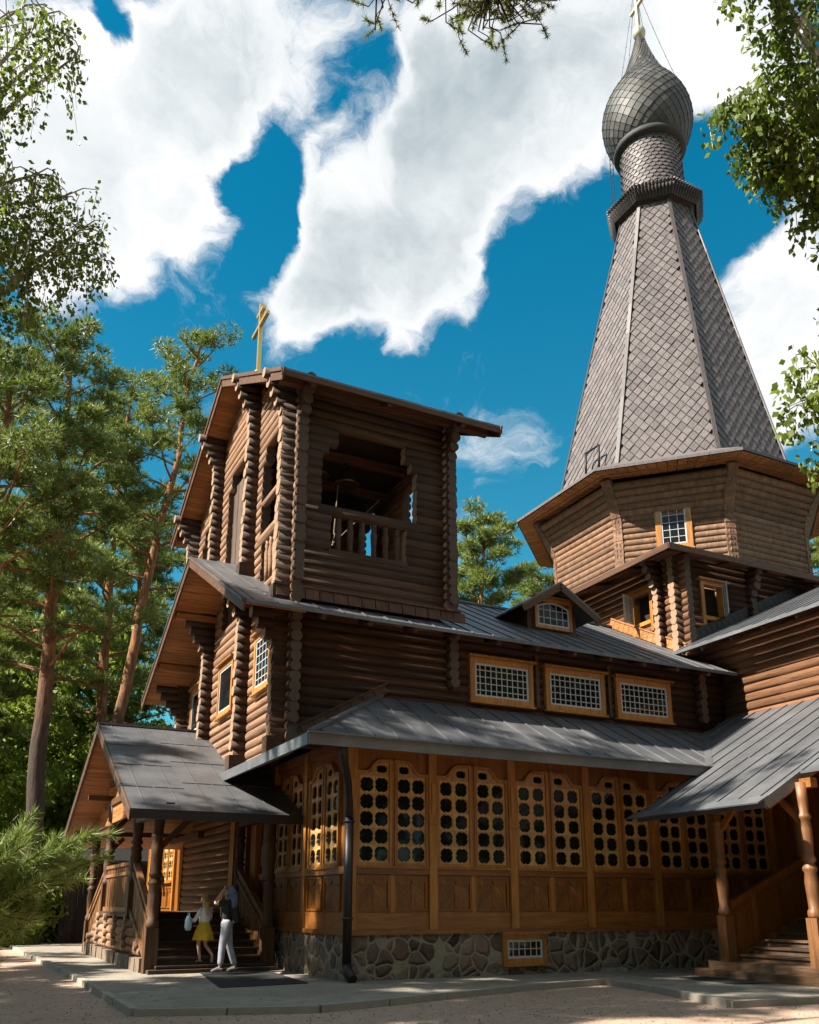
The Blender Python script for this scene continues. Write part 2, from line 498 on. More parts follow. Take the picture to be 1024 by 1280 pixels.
M['greyboard'] = wood('grey_door_board', (0.20, 0.13, 0.09), (0.10, 0.06, 0.04), 'z')
M['ridge_dark'] = shingle('dark_collar_board', (0.036, 0.026, 0.023), (0.018, 0.013, 0.012))

# ------------------------------------------------------------------ ground
def ground():
    m, t = new_mat('gravel_ground')
    co = t.n('ShaderNodeTexCoord').outputs['Object']
    a = t.noise(co, 0.25, 5, 0.6)
    b = t.noise(co, 2.3, 6, 0.7)
    c = t.n('ShaderNodeTexVoronoi', {'Vector': co, 'Scale': 16.0}, feature='F1')
    grit = t.n('ShaderNodeSeparateColor', {0: c.outputs['Color']}).outputs[0]
    col = t.mix(t.mapr(a, 0.3, 0.7), (0.30, 0.198, 0.138), (0.38, 0.262, 0.188))
    col = t.mix(t.mapr(b, 0.4, 0.75, 0, 0.6), col, (0.25, 0.15, 0.105))
    col = t.mix(t.math('MULTIPLY', grit, 0.35), col, (0.50, 0.39, 0.31))
    # away from the church the gravel gives way to forest litter and moss
    xyz = t.n('ShaderNodeSeparateXYZ', {0: co})
    far = t.math('MAXIMUM', t.mapr(t.math('ADD', xyz.outputs[1], t.math('MULTIPLY', b, 6.0)), 45, 51), t.mapr(t.math('ADD', xyz.outputs[0], t.math('MULTIPLY', b, 6.0)), -6, -12))
    moss = t.mix(t.mapr(b, 0.35, 0.65), (0.035, 0.05, 0.015), (0.085, 0.075, 0.03))
    col = t.mix(far, col, moss)
    h = t.math('ADD', t.math('MULTIPLY', c.outputs['Distance'], 0.7), b)
    finish(t, col, 0.95, h, 0.6, 0.03, spec=0.2)
    mb = MB()
    n = 48
    ext = 320.0
    pts = []
    for j in range(n + 1):
        for i in range(n + 1):
            x, y = -ext + 2 * ext * i / n, -ext + 2 * ext * j / n
            far_ = max(0, math.hypot(x - 10, y - 25) - 75)
            pts.append((x, y, -0.1 + min(9, far_ * 0.05) * (0.7 + 0.3 * math.sin(x * 0.05 + y * 0.07))))
    fs = []
    for j in range(n):
        for i in range(n):
            a_ = j * (n + 1) + i
            fs.append((a_, a_ + 1, a_ + n + 2, a_ + n + 1))
    mb.add(pts, fs, 0, True)
    tag(mb.build('ground', m), 'pinkish brown gravel yard running back into the forest floor', None, None, 'structure')
    # asphalt apron with its kerb
    m2, t = new_mat('old_asphalt')
    co = t.n('ShaderNodeTexCoord').outputs['Object']
    a = t.noise(co, 0.7, 6, 0.65)
    b = t.noise(co, 24, 4, 0.7)
    col = t.mix(t.mapr(a, 0.3, 0.72), (0.185, 0.160, 0.128), (0.275, 0.240, 0.195))
    c2 = t.noise(co, 2.6, 6, 0.7)
    col = t.mix(t.mapr(b, 0.45, 0.75, 0, 0.5), col, (0.36, 0.32, 0.26))
    col = t.mix(t.mapr(c2, 0.52, 0.68, 0, 0.6), col, (0.10, 0.085, 0.065))
    finish(t, col, 0.92, b, 0.4, 0.012, spec=0.25)
    mb = MB()
    edge = [(2.55, 40), (2.75, 30), (2.9, 22), (2.85, 15.2), (4.2, 14.75), (5.6, 14.35), (7.0, 14.75), (8.4, 15.25), (10.6, 15.95), (13.0, 16.35), (12.75, 14.5), (12.0, 11.85), (16, 11.5), (24, 11.3), (24, 22), (8, 22), (8, 40)]
    mb.prism([(x, y, -0.16) for x, y in edge], (0, 0, 0.16))
    tag(mb.build('pavement', m2), 'grey asphalt apron along the foot of the church', None, None, 'structure')
    mb = MB()
    kp = edge[:14]
    for i in range(len(kp) - 1):
        a_, b_ = Vector((*kp[i], -0.075)), Vector((*kp[i + 1], -0.075))
        L = (b_ - a_).length
        k = max(1, int(L / 1.4))
        for j in range(k):
            p, q = a_.lerp(b_, j / k), a_.lerp(b_, (j + 1) / k)
            d = (q - p).normalized()
            nrm = Vector((-d.y, d.x, 0))
            jit = nrm * rnd.uniform(-0.015, 0.015) - nrm * 0.0
            dz = Vector((0, 0, rnd.uniform(-0.012, 0.012)))
            mb.beam(p + d * 0.01 + jit + dz, q - d * 0.01 + jit + dz, 0.14, 0.19)
    tag(mb.build('kerb', M['concrete']), 'low concrete kerb edging the asphalt apron', None, None, 'structure')


ground()

# ------------------------------------------------------------------ the church
OFF = (13.0, 24.0, 0.0)
church = thing('wooden_church', OFF, 'dark brown log church with a shingled tent spire, onion dome and open belfry', 'church')


def part(name, mb, mats, parent=None):
    return mb.build(name, mats, parent or church, OFF)


def log_wall(mb, axis, c, u0, u1, z0, z1, r=0.150, pitch=0.25, phase=0.0, clip=None, gaps=(), jit=0.010):
    z = z0 + 0.135 + phase
    while z < z1 + 1e-6:
        a, b = u0, u1
        if clip:
            lo, hi = clip(z)
            a, b = max(a, lo), min(b, hi)
        segs = [(a, b)] if b - a > 0.15 else []
        for (g0, g1, ga, gb) in gaps:
            if g0 <= z <= g1:
                ns = []
                for (p, q) in segs:
                    if gb <= p or ga >= q:
                        ns.append((p, q))
                    else:
                        if ga - p > 0.1:
                            ns.append((p, ga))
                        if q - gb > 0.1:
                            ns.append((gb, q))
                segs = ns
        for (p, q) in segs:
            rr = r * rnd.uniform(0.97, 1.06)
            dc = rnd.uniform(-jit, jit)
            e1, e2 = rnd.uniform(-.02, .02), rnd.uniform(-.02, .02)
            if axis == 'x':
                mb.cyl((p + e1, c + dc, z), (q + e2, c + dc, z), rr, rr, 12, 0, True, 1)
            else:
                mb.cyl((c + dc, p + e1, z), (c + dc, q + e2, z), rr, rr, 12, 0, True, 1)
        z += pitch


def stub_col(mb, axis, c, u0, u1, z0, z1, phase=0.0, flare=0.0, r=0.143, pitch=0.25):
    """stack of short log ends; flare lengthens the top ones into a bracket towards u0"""
    z = z0 + 0.135 + phase
    while z < z1:
        ex = max(0, 1 - (z1 - z) / 1.1) * flare
        a = u0 - ex + rnd.uniform(-.03, .03) if u0 < u1 else u0 + ex + rnd.uniform(-.03, .03)
        p, q = ((a, c, z), (u1, c, z)) if axis == 'x' else ((c, a, z), (c, u1, z))
        rr = r * rnd.uniform(0.95, 1.08)
        mb.cyl(p, q, rr, rr, 12, 0, True, 1)
        z += pitch


def slab(mb, poly, f, th=0.08, lift=0.0, mi=0):
    """roof patch over the plan polygon at height f(x,y)"""
    mb.prism([(x, y, f(x, y) + lift - th) for (x, y) in poly], (0, 0, th), mi)


def seams(mb, poly, f, axis, step, lift=0.0, h=0.030, w=0.030, start=None):
    """standing seams across a convex plan polygon; axis = coordinate held constant on each seam"""
    k = 0 if axis == 'x' else 1
    lo, hi = min(p[k] for p in poly), max(p[k] for p in poly)
    u = (start if start is not None else lo) + step * 0.5
    n = len(poly)
    while u < hi:
        xs = []
        for i in range(n):
            a, b = poly[i], poly[(i + 1) % n]
            if (a[k] - u) * (b[k] - u) < 0:
                s_ = (u - a[k]) / (b[k] - a[k])
                xs.append(a[1 - k] + s_ * (b[1 - k] - a[1 - k]))
        if len(xs) == 2 and abs(xs[0] - xs[1]) > 0.3:
            p, q = sorted(xs)
            P = (u, p) if k == 0 else (p, u)
            Q = (u, q) if k == 0 else (q, u)
            mb.beam((*P, f(*P) + lift + h / 2), (*Q, f(*Q) + lift + h / 2), w, h)
        u += step * rnd.uniform(0.93, 1.07)


def panel_patch(mb, poly, f, axis, step, th=0.05):
    """the sheet itself, cut in strips so each sheet has its own tone (axis held constant on a joint)"""
    k = 0 if axis == 'x' else 1
    lo, hi = min(p[k] for p in poly), max(p[k] for p in poly)
    cuts = [lo]
    while cuts[-1] + step * 1.4 < hi:
        cuts.append(cuts[-1] + step)
    cuts.append(hi)

    def clip(pl, u, keep_less):
        out = []
        for i in range(len(pl)):
            a, b = pl[i], pl[(i + 1) % len(pl)]
            ia = (a[k] <= u) if keep_less else (a[k] >= u)
            ib = (b[k] <= u) if keep_less else (b[k] >= u)
            if ia:
                out.append(a)
            if ia != ib:
                s_ = (u - a[k]) / (b[k] - a[k])
                out.append((a[0] + s_ * (b[0] - a[0]), a[1] + s_ * (b[1] - a[1])))
        return out
    for a, b in zip(cuts, cuts[1:]):
        pl = clip(clip(poly, b, True), a, False)
        cl = []
        for p in pl:
            if not cl or math.dist(p, cl[-1]) > 1e-4:
                cl.append(p)
        if len(cl) > 2 and math.dist(cl[0], cl[-1]) < 1e-4:
            cl.pop()
        if len(cl) >= 3:
            slab(mb, cl, f, th, rnd.uniform(-0.004, 0.004))


def window(name, p0, u, w, h, nx, ny, frame=0.15, depth=0.10, fm='gold', arch=0.0, sill=True, parent=None):
    """casement: wood surround, white glazing bars, pane. p0 lower-left of the opening on the wall face; u runs to the viewer's right"""
    p0, u = Vector(p0), Vector(u).normalized()
    Z = Vector((0, 0, 1))
    n = u.cross(Z)                                      # outwards
    P = lambda a, z, d: p0 + u * a + Z * z + n * d
    mb = MB()

    def bx(a0, z0, a1, z1, d0, d1, mi=0):
        vs = [P(a0, z0, d0), P(a1, z0, d0), P(a1, z0, d1), P(a0, z0, d1), P(a0, z1, d0), P(a1, z1, d0), P(a1, z1, d1), P(a0, z1, d1)]
        mb.add(vs, [(0, 3, 2, 1), (4, 5, 6, 7), (0, 1, 5, 4), (1, 2, 6, 5), (2, 3, 7, 6), (3, 0, 4, 7)], mi)
    f = frame
    bx(-f, -f, 0, h + f, -0.02, depth)
    bx(w, -f, w + f, h + f, -0.02, depth)
    bx(0, h, w, h + f, -0.02, depth - 0.004)
    bx(0, -f, w, 0, -0.02, depth - 0.004)
    bx(-f * 1.5, h + f, w + f * 1.5, h + f + 0.06, -0.02, depth + 0.10)
    if sill:
        bx(-f * 1.2, -f - 0.05, w + f * 1.2, -f, -0.02, depth + 0.06)
    o = part(name, mb, M[fm], parent)
    mb = MB()
    t = 0.055
    e = 0.002
    if arch:
        n_ = 8
        top = lambda a: h - arch * (2 * a / w - 1) ** 2
    else:
        top = lambda a: h
    bx(e, e, t, top(0) - e, 0.03, depth - 0.02)
    bx(w - t, e, w - e, top(w) - e, 0.03, depth - 0.02)
    bx(t, e, w - t, t, 0.03, depth - 0.023)
    if arch:
        for i in range(n_):
            a0, a1 = w * i / n_, w * (i + 1) / n_
            mb.beam(P(a0, top(a0) - t / 2, depth / 2), P(a1, top(a1) - t / 2, depth / 2), depth - 0.05, t, Z)
    else:
        bx(t, h - t, w - t, h - e, 0.03, depth - 0.023)
    g = 0.022
    for i in range(1, nx):
        a = w * i / nx
        bx(a - g / 2, t, a + g / 2, top(a) - t, 0.04, depth - 0.03)
    for j in range(1, ny):
        z = h * j / ny
        bx(t, z - g / 2, w - t, z + g / 2, 0.04, depth - 0.034)
    part('sash', mb, M['white'], o)
    mb = MB()
    if arch:
        bx(t * .5, t * .5, w - t * .5, h - arch, 0.035, 0.05)
        for i in range(n_):
            a0, a1 = w * i / n_, w * (i + 1) / n_
            am = (a0 + a1) / 2
            bx(max(a0, t * .5), h - arch, min(a1, w - t * .5), top(am) - t * .6, 0.035, 0.05)
    else:
        bx(t * .5, t * .5, w - t * .5, h - t * .5, 0.035, 0.05)
    part('pane', mb, M['glass'], o)
    return o


def barge(p0, p1, w, h):
    m_ = MB()
    m_.beam(p0, p1, w, h)
    part('bargeboard', m_, M['board_y'])


def rafter(p0, p1, w, h):
    m_ = MB()
    m_.beam(p0, p1, w, h)
    part('rafter', m_, M['board_x'])


RM = [M['roof']]
YC = 25.3                                              # axis of nave and belfry
# --- roof planes
nave_f = lambda x, y: 8.43 + 0.525 * (min(y, 2 * YC - y) - 19.2)
NAVE_RIDGE = nave_f(0, YC)
belf_f = lambda x, y: 14.56 + 0.53 * (min(y, 2 * YC - y) - 18.9)
tran_f = lambda x, y: 9.43 + 0.465 * (x - 20.12)
leanS = lambda x, y: 5.0 + 0.555 * (y - 17.05)
leanW = lambda x, y: 5.0 + 0.555 * (x - 6.3)
porR = lambda x, y: 5.0 + 0.555 * (x - 17.3)
PYC = 28.0
porL = lambda x, y: 3.67 + 0.46 * (min(y, 2 * PYC - y) - 21.1)

# --- log walls of the belfry front (west), one wall from the gallery roof to its gable
WX, EX, SY, NY = 6.85, 11.25, 20.1, 30.5
stubs_y = (20.1, 23.3, 27.3, 30.5)
gable_clip = lambda f, d: (lambda z: (SY - 0.3 if z < f(0, SY) - d else 18.9 + (z + d - 14.56) / 0.53, NY + 0.3 if z < f(0, SY) - d else 2 * YC - (18.9 + (z + d - 14.56) / 0.53)))
mb = MB()
gW = [(10.0, 11.35, 21.1, 22.5), (11.6, 13.9, 20.85, 22.7), (13.9, 14.3, 21.1, 22.45),
      (9.9, 14.6, 24.2, 26.4), (14.6, 15.0, 24.5, 26.1), (10.0, 11.35, 28.1, 29.5), (11.6, 13.9, 27.9, 29.7), (13.9, 14.3, 28.2, 29.4),
      (7.0, 8.35, 21.15, 22.35), (7.0, 8.35, 24.6, 26.0), (7.0, 8.35, 28.2, 29.5)]
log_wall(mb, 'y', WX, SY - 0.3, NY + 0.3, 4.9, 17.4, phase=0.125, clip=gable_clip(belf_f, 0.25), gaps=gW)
part('front_log_wall', mb, [M['log_y_sunlit'], M['end_shaded']])
mb = MB()
gS = [(10.4, 11.33, 7.78, 9.95), (11.6, 13.05, 7.5, 10.28), (13.05, 13.3, 7.66, 10.13), (13.3, 13.75, 7.95, 9.9)]
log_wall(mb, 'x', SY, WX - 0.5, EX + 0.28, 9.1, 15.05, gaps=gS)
part('belfry_log_wall', mb, [M['log_x_shaded'], M['end']])
mb = MB()
gE = [(11.35, 14.2, 24.75, 25.9), (10.3, 13.8, 21.4, 22.5), (10.3, 13.8, 28.2, 29.4)]
log_wall(mb, 'y', EX, SY - 0.32, NY + 0.3, 9.1, 17.4, phase=0.125, clip=gable_clip(belf_f, 0.25), gaps=gE)
part('belfry_log_wall', mb, [M['log_y_sunlit'], M['end_shaded']])
mb = MB()
log_wall(mb, 'x', NY, WX - 0.5, EX + 0.28, 9.1, 15.05, gaps=[(11.6, 13.4, 7.6, 10.2)])
part('belfry_log_wall', mb, [M['log_x_shaded'], M['end']])
# thick rail log over the balustrade
mb = MB()
mb.cyl((7.4, SY - 0.03, 11.46), (10.35, SY - 0.03, 11.46), 0.15, 0.15, 14)
mb.box((7.72, SY - 0.16, 10.24), (9.98, SY + 0.12, 10.38))
part('balcony_rail', mb, [M['log_x_shaded'], M['end']])
for i in range(6):
    x = 8.02 + i * 0.34
    mb = MB()
    prof = [(0.06, 10.38), (0.075, 10.42), (0.07, 10.6), (0.085, 10.9), (0.095, 11.05), (0.06, 11.09), (0.085, 11.13), (0.06, 11.17), (0.08, 11.22), (0.08, 11.34)]
    mb.lathe((x, SY - 0.03), prof, 10)
    part('baluster', mb, M['log_x_shaded'])
# balcony rails in the front openings
for (a, b) in ((20.85, 22.7), (27.9, 29.7)):
    mb = MB()
    mb.cyl((WX - 0.05, a - 0.1, 11.46), (WX - 0.05, b + 0.1, 11.46), 0.14, 0.14, 12)
    mb.cyl((WX - 0.05, a + 0.1, 12.55), (WX - 0.05, b, 12.55), 0.10, 0.10, 12)
    part('balcony_rail', mb, [M['log_y_sunlit'], M['end']])
    for k in range(4):
        y = a + 0.4 + k * 0.34
        mb = MB()
        mb.lathe((WX - 0.03, y), [(0.06, 10.1), (0.075, 10.4), (0.09, 10.9), (0.06, 11.05), (0.085, 11.12), (0.06, 11.2), (0.07, 11.34)], 8)
        part('baluster', mb, M['log_y_sunlit'])
# log-end pillars on the front, upper (on the gable roof) and lower
for i, y in enumerate(stubs_y):
    mb = MB()
    zb = nave_f(0, y) + 0.02
    zt = belf_f(0, y) - 0.12
    stub_col(mb, 'x', y, 6.36, 6.86, zb, zt, phase=0.0, flare=0.55)
    mb.box((6.28, y - 0.17, zb - 0.1), (6.7, y + 0.17, zb + 0.28), 0)
    part('log_end_pillar', mb, [M['log_x_shaded'], M['end']])
    mb = MB()
    stub_col(mb, 'x', y, 6.36, 6.86, 5.05, nave_f(0, y) - 0.2, phase=0.0, flare=0.75)
    mb.box((6.28, y - 0.18, 4.95), (6.72, y + 0.18, 5.4), 0)
    part('log_end_pillar', mb, [M['log_x_shaded'] if i else M['low_x_shaded'], M['end']])
# corner log ends running south past the south walls
for (x, z0, z1) in ((WX, 9.2, 14.75), (EX, 9.2, 14.75), (WX, 5.6, 8.4), (EX + 0.0, 6.9, 8.5)):
    mb = MB()
    stub_col(mb, 'y', x, 19.68, SY, z0, z1, phase=0.125, flare=0.0 if z0 < 9 else 0.5, r=0.14)
    part('log_end_pillar', mb, [M['log_x_shaded'], M['end_shaded']])
for x in (14.02, 16.55):                                # slim posts between the clerestory windows
    mb = MB()
    mb.box((x - 0.05, 19.9, 6.8), (x + 0.05, 20.02, 8.3))
    part('wall_post', mb, M['board'])
for x in (20.05,):
    mb = MB()
    stub_col(mb, 'y', x, 19.72, SY, 6.75, 8.55, phase=0.125)
    part('log_end_pillar', mb, [M['low_x_shaded'], M['end_shaded']])

# flashing boards at the foot of the belfry
mb = MB()
mb.box((6.3, 19.9, 9.2), (11.6, 19.955, 9.26))
k = 6.35
while k < 11.55:
    mb.beam((k + 0.19, 19.90, 8.90), (k + 0.19, 19.955, 9.19), 0.36, 0.03, (0, -1, 0.3))
    k += 0.385
part('flashing_board', mb, M['board'])
# flashing where the hipped gallery roof climbs the nave wall
mb = MB()
for i in range(9):
    x0, x1 = 6.5 + i * 0.32, 6.5 + (i + 1) * 0.32
    mb.beam((x0 + .01, 19.93, leanW(x0, 0) + 0.13), (x1 - .01, 19.93, leanW(x1, 0) + 0.13), 0.035, 0.22)
mb.beam((6.4, 19.92, leanW(6.4, 0) + 0.28), (9.4, 19.92, leanW(9.4, 0) + 0.28), 0.07, 0.05)
part('flashing_board', mb, M['board_x'])

# --- nave side walls
mb = MB()
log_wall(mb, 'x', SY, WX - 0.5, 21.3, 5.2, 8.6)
part('nave_log_wall', mb, [M['low_x_shaded'], M['end']])
mb = MB()
log_wall(mb, 'x', NY, WX - 0.5, 21.4, 5.0, 9.1, pitch=0.26)
log_wall(mb, 'x', NY, 8.0, 21.4, 1.0, 4.9, pitch=0.26)
part('nave_log_wall', mb, [M['low_x_shaded'], M['end']])
for x0 in (11.98, 14.42, 16.92):
    window('clerestory_window', (x0, SY - 0.13, 6.93), (1, 0, 0), 1.72 if x0 < 14 else 1.78, 0.92, 10, 5)

# --- front windows under the gable
window('gable_window', (WX - 0.13, 22.3, 7.05), (0, -1, 0), 1.1, 1.3, 4, 6)
window('gable_window', (WX - 0.13, 25.95, 7.05), (0, -1, 0), 1.3, 1.3, 1, 1)
window('gable_window', (WX - 0.13, 29.45, 7.05), (0, -1, 0), 1.2, 1.3, 1, 1)

# --- nave roof: west gable part, narrow south eave under the belfry, long part to the crossing
mb = sb = MB()
so = MB()
patches = [[(5.3, 19.2), (6.98, 19.2), (6.98, YC), (5.3, YC)], [(6.98, 19.2), (11.25, 19.2), (11.25, 20.02), (6.98, 20.02)],
           [(11.25, 19.2), (21.05, 19.2), (21.05, YC), (11.25, YC)]]
for p in patches:
    panel_patch(mb, p, nave_f, 'x', 0.62)
    seams(sb, p, nave_f, 'x', 0.62)
for p in ([(5.3, YC), (6.98, YC), (6.98, 31.4), (5.3, 31.4)], [(6.98, 30.6), (11.25, 30.6), (11.25, 31.4), (6.98, 31.4)], [(11.25, YC), (21.4, YC), (21.4, 31.4), (11.25, 31.4)]):
    panel_patch(mb, p, nave_f, 'x', 0.62)
mb.beam((11.3, YC, NAVE_RIDGE + 0.02), (21.4, YC, NAVE_RIDGE + 0.02), 0.22, 0.07)
part('nave_roof', mb, RM)
# soffits and bargeboards of the west gable
for y0, y1, sgn in ((19.22, YC, 1), (31.38, YC, -1)):
    n = 22
    for i in range(n):
        a, b = y0 + (y1 - y0) * i / n, y0 + (y1 - y0) * (i + 1) / n
        lo, hi = min(a, b) + 0.006, max(a, b) - 0.006
        so.prism([(5.42, lo, nave_f(0, lo) - 0.14), (6.9, lo, nave_f(0, lo) - 0.14), (6.9, hi, nave_f(0, hi) - 0.14), (5.42, hi, nave_f(0, hi) - 0.14)], (0, 0, 0.05))
    barge((5.36, y0 - 0.12 * sgn, nave_f(0, y0) - 0.20), (5.36, y1, nave_f(0, y1) - 0.14), 0.055, 0.30)
    for yy in (0.32, 0.68):
        y = y0 + (y1 - y0) * yy
        so.beam((5.45, y, nave_f(0, y) - 0.26), (6.8, y, nave_f(0, y) - 0.26), 0.2, 0.2, mi=0)
part('gable_soffit', so, M['soffit'])
so = MB()
so.prism([(6.9, 19.25, nave_f(0, 19.25) - 0.11), (21.0, 19.25, nave_f(0, 19.25) - 0.11), (21.0, 20.0, nave_f(0, 20) - 0.11), (6.9, 20.0, nave_f(0, 20) - 0.11)], (0, 0, 0.05))
k = 7.4
while k < 20.6:
    so.cyl((k, 19.3, 8.30), (k, 20.1, 8.60), 0.07, 0.07, 8)
    k += 1.25
part('eave_soffit', so, M['board_x'])
mb = MB()
mb.beam((5.28, 19.19, 8.38), (20.95, 19.19, 8.38), 0.03, 0.09)
part('eave_trim', mb, M['trim'])

# --- belfry roof
BW, BE = 5.95, 12.45
mb, so = MB(), MB()
for p in ([(BW, 18.9), (BE, 18.9), (BE, YC), (BW, YC)], [(BW, YC), (BE, YC), (BE, 31.7), (BW, 31.7)]):
    panel_patch(mb, p, belf_f, 'x', 0.65, 0.06)
mb.beam((BW, YC, belf_f(0, YC) + 0.02), (BE, YC, belf_f(0, YC) + 0.02), 0.22, 0.07)
part('belfry_roof', mb, RM)
for y0, y1, sgn in ((18.95, YC, 1), (31.65, YC, -1)):
    n = 40
    for i in range(n):
        a, b = y0 + (y1 - y0) * i / n, y0 + (y1 - y0) * (i + 1) / n
        lo, hi = min(a, b) + 0.005, max(a, b) - 0.005
        so.prism([(BW + .1, lo, belf_f(0, lo) - 0.14), (BE - .1, lo, belf_f(0, lo) - 0.14), (BE - .1, hi, belf_f(0, hi) - 0.14), (BW + .1, hi, belf_f(0, hi) - 0.14)], (0, 0, 0.05))
    for xx in (BW + .05, BE - .05):
        barge((xx, y0 - 0.05 * sgn, belf_f(0, y0) - 0.20), (xx, y1, belf_f(0, y1) - 0.16), 0.05, 0.32)
        barge((xx - 0.04 if xx < 9 else xx + .04, y0, belf_f(0, y0) - 0.05), (xx - 0.04 if xx < 9 else xx + .04, y1, belf_f(0, y1) - 0.03), 0.05, 0.10)
part('belfry_soffit', so, M['soffit'])
rafter((BW, 18.93, 14.44), (BE, 18.93, 14.44), 0.05, 0.16)
for y in (19.5, 31.1):
    rafter((BW + .15, y, belf_f(0, y) - 0.27), (BE - .15, y, belf_f(0, y) - 0.27), 0.2, 0.22)
for x in (6.85, 9.0, 11.25):
    for (ya, yb) in ((19.0, 20.1), (31.6, 30.5)):
        rafter((x, ya, belf_f(0, ya) - 0.22), (x, yb, belf_f(0, yb) - 0.22), 0.14, 0.16)
# belfry floor and beams
mb = MB()
mb.box((7.0, 20.25, 9.95), (11.1, 30.35, 10.1))
for y in (21.6, 23.4, 25.3):
    mb.beam((6.9, y, 13.95), (11.2, y, 13.95), 0.2, 0.22)
part('belfry_floor', mb, M['board_x'])
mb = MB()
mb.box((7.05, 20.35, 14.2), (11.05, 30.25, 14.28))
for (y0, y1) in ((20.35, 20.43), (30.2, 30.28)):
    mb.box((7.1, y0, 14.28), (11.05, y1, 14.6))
part('belfry_darkening_board', mb, M['shadewood'])  # dark board added overhead to blacken the belfry interior
for (y0, y1, z0, z1) in ((24.15, 26.45, 9.8, 14.65), (27.85, 29.75, 11.6, 13.95)):  # centre door, plus boards closing the north bay to darken the belfry
    mb = MB()
    y = y0
    while y < y1 - 0.05:
        mb.box((WX + 0.02 + rnd.uniform(0, .01), y + 0.006, z0), (WX + 0.07, min(y + 0.24, y1), z1))
        y += 0.245
    part('belfry_door', mb, M['greyboard'])


def orthodox_cross(mb, c, z0, h, w, axis='y', t=0.09):
    A = Vector((0, 1, 0)) if axis == 'y' else Vector((1, 0, 0))
    c = Vector((c[0], c[1], 0))
    Z = Vector((0, 0, 1))
    mb.beam(c + Z * z0, c + Z * (z0 + h), t, t, A)
    for zz, ww, sl in ((0.90, 0.42, 0), (0.74, 1.0, 0)):
        mb.beam(c - A * w * ww / 2 + Z * (z0 + h * zz), c + A * w * ww / 2 + Z * (z0 + h * zz), t * 0.96, t * 0.96, Z)
    if h > 3.5:
        mb.beam(c - A * w * 0.25 + Z * (z0 + h * 0.36), c + A * w * 0.25 + Z * (z0 + h * 0.31), t * 0.96, t * 0.96, Z)


mb = MB()
zr = belf_f(0, YC)
orthodox_cross(mb, (7.15, YC), zr, 3.15, 1.6, 'y', 0.12)
mb.lathe((7.15, YC), [(0.02, zr + 0.30), (0.13, zr + 0.36), (0.16, zr + 0.46), (0.13, zr + 0.56), (0.02, zr + 0.62)], 12)
mb.lathe((7.15, YC), [(0.10, zr - 0.1), (0.10, zr + 0.3)], 8)
part('ridge_cross', mb, M['gilt'])

# --- gallery: stone base, timber framing, carved windows
GX, GY = 7.76, 18.46
mb = MB()
mb.box((GX - 0.04, GY - 0.04, -0.15), (21.2, GY + 0.5, 0.93))
mb.box((GX - 0.04, GY + 0.5, -0.15), (GX + 0.5, 24.6, 0.93))
part('stone_base', mb, M['stone'])
mb = MB()
mb.box((GX + 0.02, GY + 0.02, 0.95), (20.9, GY + 0.3, 5.35))          # core boards, south
mb.box((GX + 0.02, GY + 0.3, 0.95), (GX + 0.3, 24.6, 5.3))            # west
part('gallery_wall', mb, M['panel'])
mb = MB()
mb.box((GX - 0.10, GY - 0.10, 0.93), (20.95, GY + 0.02, 1.03))
mb.box((GX - 0.10, GY + 0.02, 0.93), (GX + 0.02, 24.55, 1.03))
mb.box((GX - 0.03, GY - 0.03, 1.03), (20.95, GY + 0.02, 1.40))
mb.box((GX - 0.03, GY + 0.02, 1.03), (GX + 0.02, 24.55, 1.40))
mb.box((GX - 0.07, GY - 0.07, 2.22), (20.95, GY + 0.02, 2.38))
mb.box((GX - 0.07, GY + 0.02, 2.22), (GX + 0.02, 24.55, 2.38))
mb.box((GX - 0.06, GY - 0.06, 5.0), (20.95, GY + 0.02, 5.25))
mb.box((GX - 0.06, GY + 0.02, 5.0), (GX + 0.02, 24.55, 5.25))
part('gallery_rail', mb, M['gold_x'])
posts_x = [7.80, 9.87, 12.05, 14.30, 16.5, 18.6, 20.8]
posts_y = [20.98, 23.4]
for i, x in enumerate(posts_x):
    mb = MB()
    w = 0.15 if i == 0 else 0.10
    mb.box((x - w + (0.08 if i == 0 else 0), GY - 0.09, 0.95), (x + w, GY + 0.03, 5.2))
    mb.box((x - w + (0.08 if i == 0 else 0) - 0.02, GY - 0.12, 3.35), (x + w + 0.02, GY - 0.085, 3.42))
    mb.box((x - w * 0.5, GY - 0.115, 3.6), (x + w * 0.5, GY - 0.08, 4.3))
    part('gallery_post', mb, M['gold'])
for y in posts_y:
    mb = MB()
    mb.box((GX - 0.09, y - 0.10, 0.95), (GX + 0.03, y + 0.10, 5.2))
    part('gallery_post', mb, M['gold'])


def frame_pt(p0, u):
    p0, u = Vector(p0), Vector(u).normalized()
    Z = Vector((0, 0, 1))
    n = u.cross(Z)
    return lambda a, z, d: p0 + u * a + Z * z + n * d


def lattice_cell(mb, P, a0, z0, cw, ch, hr, depth, nseg=32, oval=1.0):
    outer, inner = [], []
    for k in range(nseg):
        th = 2 * math.pi * k / nseg
        c, s_ = math.cos(th), math.sin(th)
        m_ = max(abs(c), abs(s_))
        outer.append((a0 + cw / 2 + c / m_ * cw / 2, z0 + ch / 2 + s_ / m_ * ch / 2))
        r_ = hr * (0.80 if k % 8 == 0 else 0.93 if k % 8 in (1, 7) else 0.975)
        inner.append((a0 + cw / 2 + c * r_, z0 + ch / 2 + s_ * r_ * oval))
    vs = [P(a, z, depth) for a, z in outer] + [P(a, z, depth) for a, z in inner] + [P(a, z, 0.012) for a, z in inner]
    fs = []
    for k in range(nseg):
        k2 = (k + 1) % nseg
        fs.append((k, k2, nseg + k2, nseg + k))
        fs.append((nseg + k, nseg + k2, 2 * nseg + k2, 2 * nseg + k))
    mb.add(vs, fs, 0)


